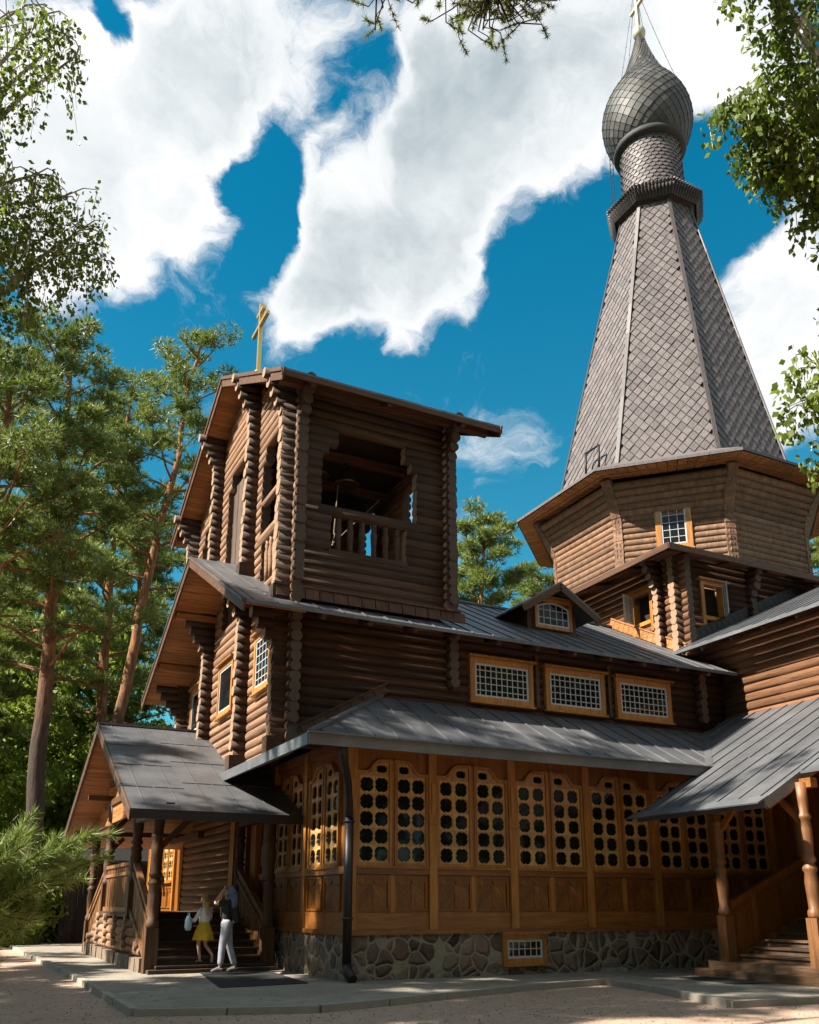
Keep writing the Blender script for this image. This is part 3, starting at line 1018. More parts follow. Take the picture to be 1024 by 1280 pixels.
def gallery_window(p0, u, width, rows=5):
    """two carved shutters with rows of four-lobed openings over dark glass"""
    P = frame_pt(p0, u)
    H0 = 0.07
    lw = (width - 0.07) / 2
    fr = 0.065
    cw, ch = (lw - 2 * fr) / 2, 0.383
    top_in, top_out = H0 + rows * ch + 0.34, H0 + rows * ch + 0.07

    def bx(m_, a0, z0, a1, z1, d0, d1):
        vs = [P(a0, z0, d0), P(a1, z0, d0), P(a1, z0, d1), P(a0, z0, d1), P(a0, z1, d0), P(a1, z1, d0), P(a1, z1, d1), P(a0, z1, d1)]
        m_.add(vs, [(0, 3, 2, 1), (4, 5, 6, 7), (0, 1, 5, 4), (1, 2, 6, 5), (2, 3, 7, 6), (3, 0, 4, 7)])
    fm, gm = MB(), MB()
    leaves = []
    zt = H0 + rows * ch
    for side in (0, 1):
        lm = MB()
        leaves.append(lm)
        base = 0.0 if side == 0 else lw + 0.07
        mir = lambda a: (base + a) if side == 0 else (base + lw - a)
        # stiles, bottom rail and the stepped ogee head
        bx(fm, mir(0), 0, mir(fr), top_out, 0.0, 0.085)
        bx(fm, mir(lw - fr), 0, mir(lw), top_in + 0.03, 0.0, 0.085)
        bx(fm, mir(fr), 0, mir(lw - fr), H0, 0.0, 0.08)
        head = [(0.0, top_out), (0.24, top_out + 0.01), (0.34, top_out + 0.07), (0.43, top_out + 0.20), (0.52, top_in), (lw, top_in + 0.03)]
        for (a, b) in zip(head, head[1:]):
            fm.beam(P(mir(a[0]), a[1], 0.045), P(mir(b[0]), b[1], 0.045), 0.09, 0.075, Vector((0, 0, 1)))
        # carved board
        for j in range(rows):
            for i in range(2):
                a = mir(fr + (i if side == 0 else i + 1) * cw) if side == 0 else mir(fr + (i + 1) * cw)
                lattice_cell(lm, P, a, H0 + j * ch, cw, ch, 0.180, 0.045)
        a = mir(fr + cw) if side == 0 else mir(fr + 2 * cw)
        lattice_cell(lm, P, a, zt, cw, top_in - zt, 0.145, 0.045, oval=0.66)
        # outer shoulder filler
        q = [(fr, zt), (fr + cw, zt), (fr + cw, top_in), (0.52, top_in), (0.43, top_out + 0.20), (0.34, top_out + 0.07), (0.24, top_out + 0.01), (fr, top_out)]
        q = [(a_, z_) for a_, z_ in q if a_ <= fr + cw + 1e-6]
        lm.prism([P(mir(a_), z_, 0.02) for a_, z_ in q], P(0, 0, 0.045) - P(0, 0, 0.02))
    bx(fm, lw + 0.003, 0, lw + 0.067, top_in + 0.04, 0.0, 0.065)
    bx(fm, -0.005, -0.05, width + 0.005, 0, 0.0, 0.13)
    o = part('gallery_window', fm, M['gold'])
    for lm in leaves:
        part('lattice', lm, M['lattice'], o)
    bx(gm, 0.03, 0.03, width - 0.03, top_out, -0.004, 0.012)
    bx(gm, 0.5, top_out, width - 0.5, top_in, -0.004, 0.012)
    part('pane', gm, M['glass'], o)
    return o


def gallery_panel(p0, u, width, h):
    """one carved dado panel: mouldings and a scalloped head"""
    P = frame_pt(p0, u)
    mb = MB()
    t = 0.05
    for (a, b, c, d) in ((0, 0, width, t), (0, h - t, width, h), (0, t, t, h - t), (width - t, t, width, h - t)):
        vs = [P(a, b, 0), P(c, b, 0), P(c, b, .05), P(a, b, .05), P(a, d, 0), P(c, d, 0), P(c, d, .05), P(a, d, .05)]
        mb.add(vs, [(0, 3, 2, 1), (4, 5, 6, 7), (0, 1, 5, 4), (1, 2, 6, 5), (2, 3, 7, 6), (3, 0, 4, 7)])
    # scalloped valance under the top moulding
    n = 16
    top = h - t
    pts = []
    for k in range(n + 1):
        s_ = k / n
        f_ = abs(2 * s_ - 1)
        dz = 0.10 + 0.07 * math.sin(f_ * math.pi) - (0.07 if f_ < 0.12 else 0)
        pts.append((t + (width - 2 * t) * s_, top - dz))
    for (a, b) in zip(pts, pts[1:]):
        vs = [P(a[0], a[1], 0), P(b[0], b[1], 0), P(b[0], top, 0), P(a[0], top, 0)]
        vs += [v + (P(0, 0, 0.03) - P(0, 0, 0)) for v in vs]
        mb.add(vs, [(0, 1, 5, 4), (4, 5, 6, 7)])
    # two leaf boards meeting at a central arris
    m_ = width / 2
    z1 = top - 0.18
    def band(pl, lo, hi, s_):
        for (lim, sg) in ((lo, 1), (hi, -1)):
            out = []
            for q in range(len(pl)):
                A, B = pl[q], pl[(q + 1) % len(pl)]
                fa, fb = sg * (A[1] + s_ * A[0] - lim), sg * (B[1] + s_ * B[0] - lim)
                if fa >= 0:
                    out.append(A)
                if fa * fb < 0:
                    w = fa / (fa - fb)
                    out.append((A[0] + (B[0] - A[0]) * w, A[1] + (B[1] - A[1]) * w))
            pl = out
        return pl
    for s_ in (-1, 1):                                   # short boards laid slantwise to the middle
        e = m_ + s_ * (width / 2 - t - 0.01)
        rect = [(m_ + s_ * 0.008, t), (e, t), (e, z1), (m_ + s_ * 0.008, z1 + 0.04)]
        v = -1.2
        while v < 2.4:
            pl = band(rect, v + 0.002, v + 0.128, s_)
            if len(pl) >= 3:
                vs = [P(x, z, 0.014) for x, z in pl]
                if s_ < 0:
                    vs.reverse()
                mb.prism(list(reversed(vs)), P(0, 0, 0.003) - P(0, 0, 0.014))
            v += 0.13
    return part('dado_panel', mb, M['panel'])


for i in range(6):
    a, b = posts_x[i] + (0.15 if i == 0 else 0.10), posts_x[i + 1] - 0.10
    gallery_window((a + 0.01, GY + 0.02, 2.40), (1, 0, 0), b - a - 0.02)
    m_ = (a + b) / 2
    for (p, q) in ((a + 0.03, m_ - 0.06), (m_ + 0.06, b - 0.03)):
        gallery_panel((p, GY + 0.02, 1.42), (1, 0, 0), q - p, 0.78)
    mb = MB()
    mb.box((m_ - 0.055, GY - 0.035, 1.4), (m_ + 0.055, GY + 0.02, 2.22))
    part('muntin_post', mb, M['gold'])
for (y1, y0) in ((20.88, GY + 0.30), (23.3, 21.10)):
    gallery_window((GX + 0.02, y1 - 0.10, 2.40), (0, -1, 0), y1 - y0 - 0.2)
    m_ = (y0 + y1) / 2
    for (p, q) in ((y1 - 0.03, m_ + 0.06), (m_ - 0.06, y0 + 0.03)):
        gallery_panel((GX + 0.02, p, 1.42), (0, -1, 0), p - q, 0.78)
window('basement_window', (11.78, GY - 0.045, 0.36), (1, 0, 0), 0.98, 0.42, 6, 2, frame=0.12, depth=0.09)
# west log wall under the porch, with the golden door leaf
mb = MB()
log_wall(mb, 'y', 7.95, 24.3, 35.2, 0.2, 6.4, phase=0.125)
part('porch_log_wall', mb, [M['low_y_sunlit'], M['end']])
mb = MB()
for i, y in enumerate((25.0, 25.9, 27.2)):
    mb.box((7.62, y - 0.22, 1.3), (7.8, y + 0.22, 4.6))
part('door_post', mb, M['gold'])
mb = MB()
mb.box((7.72, 26.15, 1.36), (7.80, 26.95, 4.1))
part('church_door', mb, M['dark'])
mb = MB()
mb.box((GX + 0.02, 34.4, 0.95), (GX + 0.18, 41.0, 5.2))
part('gallery_wall', mb, M['panel'])
for (y1, y0) in ((39.9, 37.75), (37.6, 35.5)):
    gallery_window((GX + 0.02, y1 - 0.10, 2.40), (0, -1, 0), y1 - y0 - 0.2)
    m_ = (y0 + y1) / 2
    for (p, q) in ((y1 - 0.03, m_ + 0.06), (m_ - 0.06, y0 + 0.03)):
        gallery_panel((GX + 0.02, p, 1.42), (0, -1, 0), p - q, 0.78)
for y in (35.38, 37.68, 40.0):
    mb = MB()
    mb.box((GX - 0.09, y - 0.10, 0.0), (GX + 0.03, y + 0.10, 5.2))
    part('gallery_post', mb, M['gold'])

# --- gallery roof, hipped at the corner, running into the side porch roof by a valley
mb = sb = MB()
SP = [(6.3, 17.05), (17.3, 17.05), (20.4, 20.15), (9.4, 20.15)]
panel_patch(mb, SP, leanS, 'x', 0.62)
seams(sb, SP, leanS, 'x', 0.62)
panel_patch(mb, [(6.3, 17.05), (9.35, 20.1), (6.3, 20.1)], leanW, 'y', 0.62)
seams(sb, [(6.3, 17.05), (9.35, 20.1), (6.3, 20.1)], leanW, 'y', 0.62)
panel_patch(mb, [(6.3, 20.1), (6.95, 20.1), (6.95, 24.4), (6.3, 24.4)], leanW, 'y', 0.62)
mb.beam((6.3, 17.05, 5.02), (9.38, 20.13, 6.73), 0.16, 0.07)
part('gallery_roof', mb, RM)
mb = sb = MB()
RP = [(15.0, 13.35), (15.0, 17.22), (17.45, 17.22), (20.4, 20.12), (20.72, 20.12), (20.72, 13.35)]
PR_A = [(15.0, 13.35), (17.45, 13.35), (17.45, 17.22), (15.0, 17.22)]
PR_B = [(17.45, 13.35), (21.25, 13.35), (21.25, 20.05), (20.33, 20.05), (17.45, 17.22)]
for p in (PR_A, PR_B):
    panel_patch(mb, p, porR, 'y', 0.60)
    seams(sb, p, porR, 'y', 0.60, start=13.2)
mb.beam((17.3, 17.06, 5.03), (20.4, 20.12, 6.75), 0.2, 0.03)
PR_C = [(16.1, 8.0), (21.25, 8.0), (21.25, 13.35), (16.1, 13.35)]
panel_patch(mb, PR_C, porR, 'y', 0.60)
seams(sb, PR_C, porR, 'y', 0.60)
part('side_porch_roof', mb, RM)
# fascias and soffits
mb = MB()
mb.beam((6.26, 17.02, 4.86), (17.32, 17.02, 4.86), 0.06, 0.24)
mb.beam((6.27, 17.05, 4.86), (6.27, 24.4, 4.86), 0.06, 0.24)
mb.beam((6.22, 16.97, 4.985), (17.3, 16.97, 4.985), 0.12, 0.03)
mb.beam((14.97, 13.3, 3.62), (14.97, 17.25, 3.62), 0.06, 0.22)
mb.beam((14.8, 13.2, 3.66), (14.8, 17.3, 3.66), 0.36, 0.03, (-0.5, 0, 1))
mb.beam((14.97, 13.32, porR(14.97, 0) - 0.12), (20.7, 13.32, porR(20.7, 0) - 0.12), 0.06, 0.22)
mb.beam((14.97, 17.26, porR(14.97, 0) - 0.08), (17.4, 17.26, porR(17.4, 0) - 0.08), 0.06, 0.14)
part('eave_fascia', mb, M['trim'])
so = MB()
slab(so, [(6.3, 17.1), (17.3, 17.1), (18.7, 18.46), (7.76, 18.46)], leanS, 0.05, -0.12)
slab(so, [(6.3, 17.1), (7.76, 18.46), (7.76, 24.4), (6.3, 24.4)], leanW, 0.05, -0.12)
slab(so, [(15.05, 13.4), (15.05, 17.2), (17.4, 17.2), (18.7, 18.46), (20.9, 18.46), (20.9, 13.4)], porR, 0.05, -0.12)
k = 8.2
while k < 17.2:
    so.beam((k, 17.15, 4.83), (k, 18.4, leanS(0, 18.4) - 0.24), 0.1, 0.14)
    k += 0.73
part('eave_soffit', so, M['board_y'])
# lower transept gallery wall seen past the stairs
mb = MB()
mb.box((20.9, 8.5, 0.0), (21.1, 18.46, 5.9))
part('side_porch_wall', mb, M['panel'])

# downpipe at the corner
mb = MB()
px_, py_ = 7.72, 18.28
mb.tube([(7.05, 17.12, 4.82), (7.1, 17.2, 4.62), (7.45, 17.75, 4.15), (px_, py_, 3.7), (px_, py_, 3.4)], 0.085, 10)
mb.tube([(px_, py_, 3.42), (px_, py_, 0.32)], 0.10, 10)
mb.tube([(px_, py_, 0.34), (px_ + 0.02, py_ - 0.06, 0.18), (px_ + 0.04, py_ - 0.25, 0.06)], 0.11, 10)
for z in (1.25, 3.3):
    mb.lathe((px_, py_), [(0.115, z), (0.125, z + 0.03), (0.115, z + 0.06)], 10)
part('drainpipe', mb, M['pipe'])

# --- dormer on the nave roof
DX0, DX1, DY = 15.15, 16.75, 21.75
zb = nave_f(0, DY)
mb = MB()
dm = (DX0 + DX1) / 2
front = [(DX0 - 0.12, DY, zb - 0.1), (DX1 + 0.12, DY, zb - 0.1), (DX1 + 0.12, DY, zb + 0.75), (dm, DY, zb + 1.28), (DX0 - 0.12, DY, zb + 0.75)]
mb.prism(front, (0, 2.6, 0))
part('dormer', mb, M['board'])
mb = MB()
for s_ in (-1, 1):
    xe = dm + s_ * 1.45
    pts = [(dm, DY - 0.55, zb + 1.42), (xe, DY - 0.55, zb + 0.50), (xe, DY + 2.0, zb + 0.50), (dm, DY + 2.8, zb + 1.42)]
    mb.prism(pts if s_ > 0 else list(reversed(pts)), (0, 0, 0.07))
dr = part('dormer_roof', mb, RM)
for s_ in (-1, 1):
    barge((dm, DY - 0.52, zb + 1.32), (dm + s_ * 1.42, DY - 0.52, zb + 0.41), 0.06, 0.20)
window('dormer_window', (DX0 + 0.20, DY - 0.02, zb + 0.14), (1, 0, 0), 1.2, 0.78, 5, 3, frame=0.10, arch=0.16, sill=False)

# --- transept (running to the right) and square base of the tent tower
mb = MB()
log_wall(mb, 'y', 21.3, 8.5, 21.5, 6.3, 9.60, phase=0.125, r=0.175, pitch=0.27)
part('transept_log_wall', mb, [M['low_y_sunlit'], M['end']])
mb = sb = MB()
TP = [(20.12, 8.0), (20.12, 21.2), (21.45, 21.55), (27.75, 21.55), (27.75, 8.0)]
panel_patch(mb, TP, tran_f, 'y', 0.62)
seams(sb, [(20.12, 8.0), (20.12, 21.2), (27.75, 21.2), (27.75, 8.0)], tran_f, 'y', 0.62)
panel_patch(mb, [(27.75, 8.0), (35.4, 8.0), (35.4, 21.55), (27.75, 21.55)], lambda x, y: tran_f(55.5 - x, y), 'y', 0.62)
part('transept_roof', mb, RM)
so = MB()
slab(so, [(20.16, 8.0), (20.16, 21.0), (21.4, 21.0), (21.4, 8.0)], tran_f, 0.05, -0.10)
k = 9.0
while k < 20:
    so.beam((20.2, k, tran_f(20.2, 0) - 0.2), (21.2, k, tran_f(21.2, 0) - 0.2), 0.1, 0.12)
    k += 1.2
part('eave_soffit', so, M['board_y'])
mb = MB()
mb.beam((20.10, 8.0, 9.38), (20.10, 21.1, 9.38), 0.03, 0.10)
part('eave_trim', mb, M['trim'])
# pediment of the transept (out of the frame, closes the volume)
mb = MB()
log_wall(mb, 'x', 8.7, 20.5, 35.0, 1.0, 12.9, clip=lambda z: (20.5 if z < 9.5 else 20.1 + (z - 9.3) / 0.465, 35.0 if z < 9.5 else 55.4 - (z - 9.3) / 0.465 - 20.1 + 0.0), r=0.15, pitch=0.27)
part('transept_log_wall', mb, [M['low_x_shaded'], M['end']])

TX, TY = 27.75, 28.2
QX, QY = 21.45, 21.75
mb = MB()
log_wall(mb, 'y', QX, QY - 0.42, 2 * TY - QY, 9.0, 13.3, phase=0.125, gaps=[(11.45, 12.35, 23.0, 23.95)])
part('crossing_log_wall', mb, [M['low_y_sunlit'], M['end_shaded']])
mb = MB()
log_wall(mb, 'x', QY, QX - 0.42, 2 * TX - QX, 9.0, 13.3, gaps=[(11.2, 12.4, 22.25, 23.3)])
part('crossing_log_wall', mb, [M['low_x_shaded'], M['end']])
for (ax, c, a, b) in (('x', QY + 0.8, QX - 0.45, QX), ('y', 24.6, QY - 0.35, QY)):
    mb = MB()
    stub_col(mb, ax, c, a, b, 9.8, 13.25, phase=0.0 if ax == 'x' else 0.125, flare=0.5)
    part('log_end_pillar', mb, [M['low_x_shaded'], M['end'] if ax == 'x' else M['end_shaded']])


def casement(p0, u, w, h, leaf_a, hinge):
    """open window: frame, dark room behind, one white leaf swung out"""
    P = frame_pt(p0, u)
    mb = MB()

    def bx(m_, a0, z0, a1, z1, d0, d1):
        vs = [P(a0, z0, d0), P(a1, z0, d0), P(a1, z0, d1), P(a0, z0, d1), P(a0, z1, d0), P(a1, z1, d0), P(a1, z1, d1), P(a0, z1, d1)]
        m_.add(vs, [(0, 3, 2, 1), (4, 5, 6, 7), (0, 1, 5, 4), (1, 2, 6, 5), (2, 3, 7, 6), (3, 0, 4, 7)])
    f = 0.14
    bx(mb, -f, -0.45, 0, h + f, -0.2, 0.07)
    bx(mb, w, -0.45, w + f, h + f, -0.2, 0.07)
    bx(mb, 0, h, w, h + f, -0.2, 0.066)
    bx(mb, 0, -f, w, 0, -0.2, 0.066)
    bx(mb, -0.3, h + f, w + 0.3, h + f + 0.06, -0.1, 0.2)
    o = part('casement_window', mb, M['gold'])
    mb = MB()
    bx(mb, 0, 0, w, h, -0.30, -0.26)
    part('dark_opening', mb, M['dark'], o)
    lf = MB()
    a0 = 0.0 if hinge == 0 else w
    ca, sa = math.cos(leaf_a), math.sin(leaf_a)
    sgn = 1 if hinge == 0 else -1
    Q = lambda t, z, d=0: P(a0 + sgn * t * ca, z, 0.08 + t * sa + d)
    lw = w * 0.75
    for (t0, z0, t1, z1) in ((0, 0, lw, 0.07), (0, h - 0.07, lw, h), (0, 0.07, 0.07, h - 0.07), (lw - 0.07, 0.07, lw, h - 0.07), (lw * .47, .07, lw * .53, h - .07), (0.07, h * .32, lw - .07, h * .35), (0.07, h * .65, lw - .07, h * .68)):
        vs = [Q(t0, z0), Q(t1, z0), Q(t1, z1), Q(t0, z1)]
        dv = (Q(0, 0, 0.05) - Q(0, 0))
        lf.prism(vs, dv)
    lfo = part('sash', lf, M['white'], o)
    g = MB()
    vs = [Q(0.05, 0.05, 0.02), Q(lw - .05, 0.05, 0.02), Q(lw - .05, h - .05, 0.02), Q(0.05, h - .05, 0.02)]
    g.prism(vs, Q(0, 0, 0.03) - Q(0, 0, 0.02))
    part('pane', g, M['glasspale'], o)


M['glasspale'] = glass_pane('painted_reflection_glass', (0.30, 0.33, 0.33), 0.15)  # pale base colour stands in for a reflection
casement((QX - 0.14, 23.95, 11.35), (0, -1, 0), 0.85, 1.05, R(70), 0)
casement((22.35, QY - 0.14, 11.2), (1, 0, 0), 0.85, 1.15, R(55), 1)
# pent roof of the square base
ev = [(20.2, 20.85), (35.3, 20.85), (35.3, 35.55), (20.2, 35.55)]
inn = [(TX - 4.9, TY - 4.9), (TX + 4.9, TY - 4.9), (TX + 4.9, TY + 4.9), (TX - 4.9, TY + 4.9)]
mb, so = MB(), MB()
for i in range(4):
    a, b, c, d = ev[i], ev[(i + 1) % 4], inn[(i + 1) % 4], inn[i]
    mb.prism([(*a, 13.2), (*b, 13.2), (*c, 14.5), (*d, 14.5)], (0, 0, 0.07))
    so.prism([(a[0], a[1], 13.08), (b[0], b[1], 13.08), (c[0], c[1], 13.9), (d[0], d[1], 13.9)], (0, 0, 0.05))
    so.beam((a[0], a[1], 13.14), (b[0], b[1], 13.14), 0.07, 0.20)
part('crossing_roof', mb, RM)
k = 21.6
while k < 33:
    so.beam((k, 20.95, 13.06), (k, 22.0, 13.3), 0.9, 0.06)
    so.beam((20.3, k, 13.06), (21.5, k, 13.3), 0.9, 0.06)
    k += 1.9
part('crossing_soffit', so, M['board_y'])
# flashing strips along the foot of the crossing walls
mb = MB()
k = QY - 0.2
while k < 25.2:
    mb.beam((QX - 0.2, k + .01, nave_f(0, k) + 0.19), (QX - 0.2, k + 0.24, nave_f(0, k + .25) + 0.19), 0.03, 0.34)
    k += 0.25
mb.beam((QX - 0.22, QY - 0.3, nave_f(0, QY - .3) + 0.38), (QX - 0.22, 25.2, nave_f(0, 25.2) + 0.38), 0.06, 0.05)
part('flashing_board', mb, M['soffit_y'])
mb = MB()
k = QX
while k < 27.0:
    mb.beam((k + .01, QY - 0.2, tran_f(k, 0) + 0.19), (k + 0.26, QY - 0.2, tran_f(k + .27, 0) + 0.19), 0.03, 0.36)
    k += 0.27
mb.beam((QX - 0.1, QY - 0.22, tran_f(QX, 0) + 0.34), (27, QY - 0.22, tran_f(27, 0) + 0.38), 0.06, 0.05)
part('flashing_board', mb, M['pipe'])

# --- octagon
def ov(k, r, z, c=(TX, TY)):
    a = R(157.5 + 45 * k)
    return Vector((c[0] + r * math.cos(a), c[1] + r * math.sin(a), z))


def oct_r(z):
    return 5.5 + (0 if z < 16.35 else 0.85 * ((z - 16.35) / 1.75) ** 1.5)


mb = MB()
z = 13.0
while z < 18.02:
    for k in range(8):
        rr = 0.168 * rnd.uniform(0.97, 1.05)
        mb.cyl(ov(k, oct_r(z), z), ov(k + 1, oct_r(z), z), rr, rr, 10, 0, False)
    z += 0.255
part('octagon_log_wall', mb, [M['oct']])
for k in range(8):
    mb = MB()
    z = 13.0
    while z < 18.0:
        p = ov(k, oct_r(z) + 0.0, z)
        q = ov(k, oct_r(z + 0.13) + 0.0, z + 0.126)
        d = Vector((p.x - TX, p.y - TY, 0)).normalized()
        w = rnd.uniform(0.38, 0.42)
        mb.beam(p, q, w, 0.26 + rnd.uniform(-.03, .03), d)
        z += 0.128
    part('corner_post', mb, M['oct'])
# octagon window on the south-west face
a_, b_ = ov(1, 5.5, 0), ov(2, 5.5, 0)
uu = (b_ - a_).normalized()
nn = uu.cross(Vector((0, 0, 1)))
window('octagon_window', tuple(a_ + uu * 1.66 + nn * 0.13 + Vector((0, 0, 15.25))), tuple(uu), 0.95, 1.55, 3, 5, frame=0.22)

# eave skirt and tent
tent_c = lambda z: (TX + 0.36 * max(0, min(1, (z - 19.4) / 15.6)), TY - 0.18 * max(0, min(1, (z - 19.4) / 15.6)))
mb = MB()
PH = R(22.5)
mb.lathe((TX, TY), [(7.28, 18.16), (7.28, 18.28), (5.2, 19.35), (5.0, 19.3), (6.9, 18.2)], 8, PH, smooth=False, caps=False)
part('eave_skirt', mb, M['tent'])
mb = MB()
for k in range(8):
    a, b = ov(k, 7.22, 18.12), ov(k + 1, 7.22, 18.12)
    c, d = ov(k, 6.0, 18.26), ov(k + 1, 6.0, 18.26)
    n = 14
    for i in range(n):
        s0, s1 = (i + 0.04) / n, (i + 0.96) / n
        mb.prism([a.lerp(b, s0), a.lerp(b, s1), c.lerp(d, s1), c.lerp(d, s0)], (0, 0, 0.04))
    mb.beam(a.lerp(c, 0.5), b.lerp(d, 0.5) - Vector((0, 0, 0.0)), 0.10, 0.10)
part('octagon_soffit', mb, M['soffit'])
ZB, ZT, RB, RT = 19.3, 35.3, 5.2, 1.62
mb = MB()
lat = [ov(k, RB, ZB) for k in range(8)] + [ov(k, RT, ZT, tent_c(ZT)) for k in range(8)]
mb.add(lat, [(k, (k + 1) % 8, 8 + (k + 1) % 8, 8 + k) for k in range(8)])
mb.lathe(tent_c(36), [(1.50, 35.0), (1.50, 39.6)], 24, smooth=True)
part('tent_core', mb, M['tentbase'])


def tile(mb, c, u, v, n, w, h, tilt, x, half, mi=0):
    """diamond shingle hanging from its upper corner, cut off at the ribs"""
    wl, wr = min(w / 2, half + x), min(w / 2, half - x)
    p = [c + v * (h * 0.5), c + u * wr + n * tilt * 0.5, c - v * (h * 0.5) + n * tilt, c - u * wl + n * tilt * 0.5]
    q = [x_ - n * 0.03 for x_ in p]
    mb.add(p + q, [(3, 2, 1, 0), (1, 2, 6, 5), (2, 3, 7, 6)], mi)


mb = MB()
for k in range(8):
    a0, a1 = ov(k, RB, ZB), ov(k + 1, RB, ZB)
    b0, b1 = ov(k, RT, ZT, tent_c(ZT)), ov(k + 1, RT, ZT, tent_c(ZT))
    mid0, mid1 = (a0 + a1) / 2, (b0 + b1) / 2
    v = (mid1 - mid0)
    Ls = v.length
    v.normalize()
    u = (a1 - a0).normalized()
    n = u.cross(v).normalized()
    if n.dot(Vector((mid0.x - TX, mid0.y - TY, 0))) < 0:
        n = -n
    w, h = 0.43, 0.58
    row = 0
    s_ = 0.0
    while s_ < Ls:
        half = (a1 - a0).length / 2 * (1 - s_ / Ls) + (b1 - b0).length / 2 * (s_ / Ls)
        m_ = int(half / w) + 1
        for i in range(-m_, m_ + 1):
            x = (i + (0.5 if row % 2 else 0)) * w
            if abs(x) + 0.02 < half:
                tile(mb, mid0 + v * s_ + u * x + n * 0.035, u, v, n, w * 0.955, h * 0.955, rnd.uniform(0.035, 0.060), x, half)
        s_ += h / 2
        row += 1
part('tent_roof', mb, M['tent'])
for k in range(8):
    mb = MB()
    a, b = ov(k, RB + 0.07, ZB), ov(k, RT + 0.07, ZT, tent_c(ZT))
    d = Vector((a.x - TX, a.y - TY, 0)).normalized()
    for j in range(9):
        p, q = a.lerp(b, j / 9), a.lerp(b, (j + 1) / 9)
        mb.beam(p, q - (q - p) * 0.004, 0.17, 0.06, d)
    part('ridge_cap', mb, M['ridge'])
mb = MB()                                                # small iron roof hatch frame
f0 = (ov(0, RB, ZB) + ov(1, RB, ZB)) / 2
fu = (ov(1, RB, ZB) - ov(0, RB, ZB)).normalized()
fn = fu.cross(Vector((0, 0, 1)))
for (a, b) in (((0.25, 0.15), (0.25, 1.25)), ((0.25, 1.25), (1.15, 1.25)), ((1.15, 1.25), (1.15, 0.15)), ((0.25, .15), (1.15, .15))):
    P_ = lambda q: f0 + fu * q[0] + fn * (0.30 - q[1] * 0.05) + Vector((0, 0, q[1]))
    mb.tube([P_(a), P_(b)], 0.05, 6)
part('roof_hatch', mb, M['iron'])

# collar with toothed boards
cc = tent_c(36)
mb = MB()
mb.lathe(cc, [(1.55, 34.6), (2.0, 34.75), (2.22, 35.0), (2.22, 35.25), (1.9, 35.6), (1.5, 35.75)], 8, PH, smooth=False)
for k in range(8):
    for (r0, z0, r1, z1, dl) in ((2.14, 34.72, 2.36, 35.14, 0.0), (2.05, 34.98, 2.44, 35.36, 0.5)):
        a, b = ov(k, r0, z0, cc), ov(k + 1, r0, z0, cc)
        c, d = ov(k, r1, z1, cc), ov(k + 1, r1, z1, cc)
        n = 11
        for i in range(n):
            s0, s1 = (i + 0.06 + dl * 0.5) / n, (i + 0.94 + dl * 0.5) / n
            sm_ = (s0 + s1) / 2
            outv = (c.lerp(d, sm_) - Vector((cc[0], cc[1], z1))).normalized() * 0.10
            mb.prism([a.lerp(b, s0), a.lerp(b, s1), c.lerp(d, s1), c.lerp(d, sm_) + outv, c.lerp(d, s0)], (0, 0, 0.05))
part('toothed_collar', mb, M['ridge_dark'] if 'ridge_dark' in M else M['board'])
# shingled neck
mb = MB()
rows, cols = 17, 30
for j in range(rows):
    z = 35.7 + j * 0.215
    for i in range(cols):
        a = 2 * math.pi * (i + (0.5 if j % 2 else 0)) / cols
        n = Vector((math.cos(a), math.sin(a), 0))
        u = Vector((-n.y, n.x, 0))
        c = Vector((cc[0], cc[1], z)) + n * (1.53 - 0.03 * j / rows)
        w = 2 * math.pi * 1.53 / cols * 0.94
        t_ = 0.05
        p = [c + Vector((0, 0, 0.26)) - u * w / 2, c + Vector((0, 0, 0.26)) + u * w / 2, c + u * w / 2 + n * t_ - Vector((0, 0, -.04)), c + n * t_ - Vector((0, 0, 0.05)), c - u * w / 2 + n * t_ - Vector((0, 0, -.04))]
        q = [x - n * 0.025 for x in p]
        mb.add(p + q, [(0, 4, 3, 2, 1), (2, 3, 8, 7), (3, 4, 9, 8)], 0)
part('spire_neck', mb, M['tent'])
# onion dome
prof = [(1.62, 39.25), (1.90, 39.6), (2.14, 40.1), (2.27, 40.7), (2.30, 41.2), (2.22, 41.8), (2.02, 42.4), (1.72, 43.0), (1.34, 43.6), (1.02, 44.2), (0.80, 44.8), (0.60, 45.4), (0.42, 46.0), (0.27, 46.6), (0.18, 46.95)]


def prof_at(s):
    s = max(0.0, min(0.9999, s)) * (len(prof) - 1)
    i = int(s)
    f = s - i
    return (prof[i][0] * (1 - f) + prof[i + 1][0] * f, prof[i][1] * (1 - f) + prof[i + 1][1] * f)


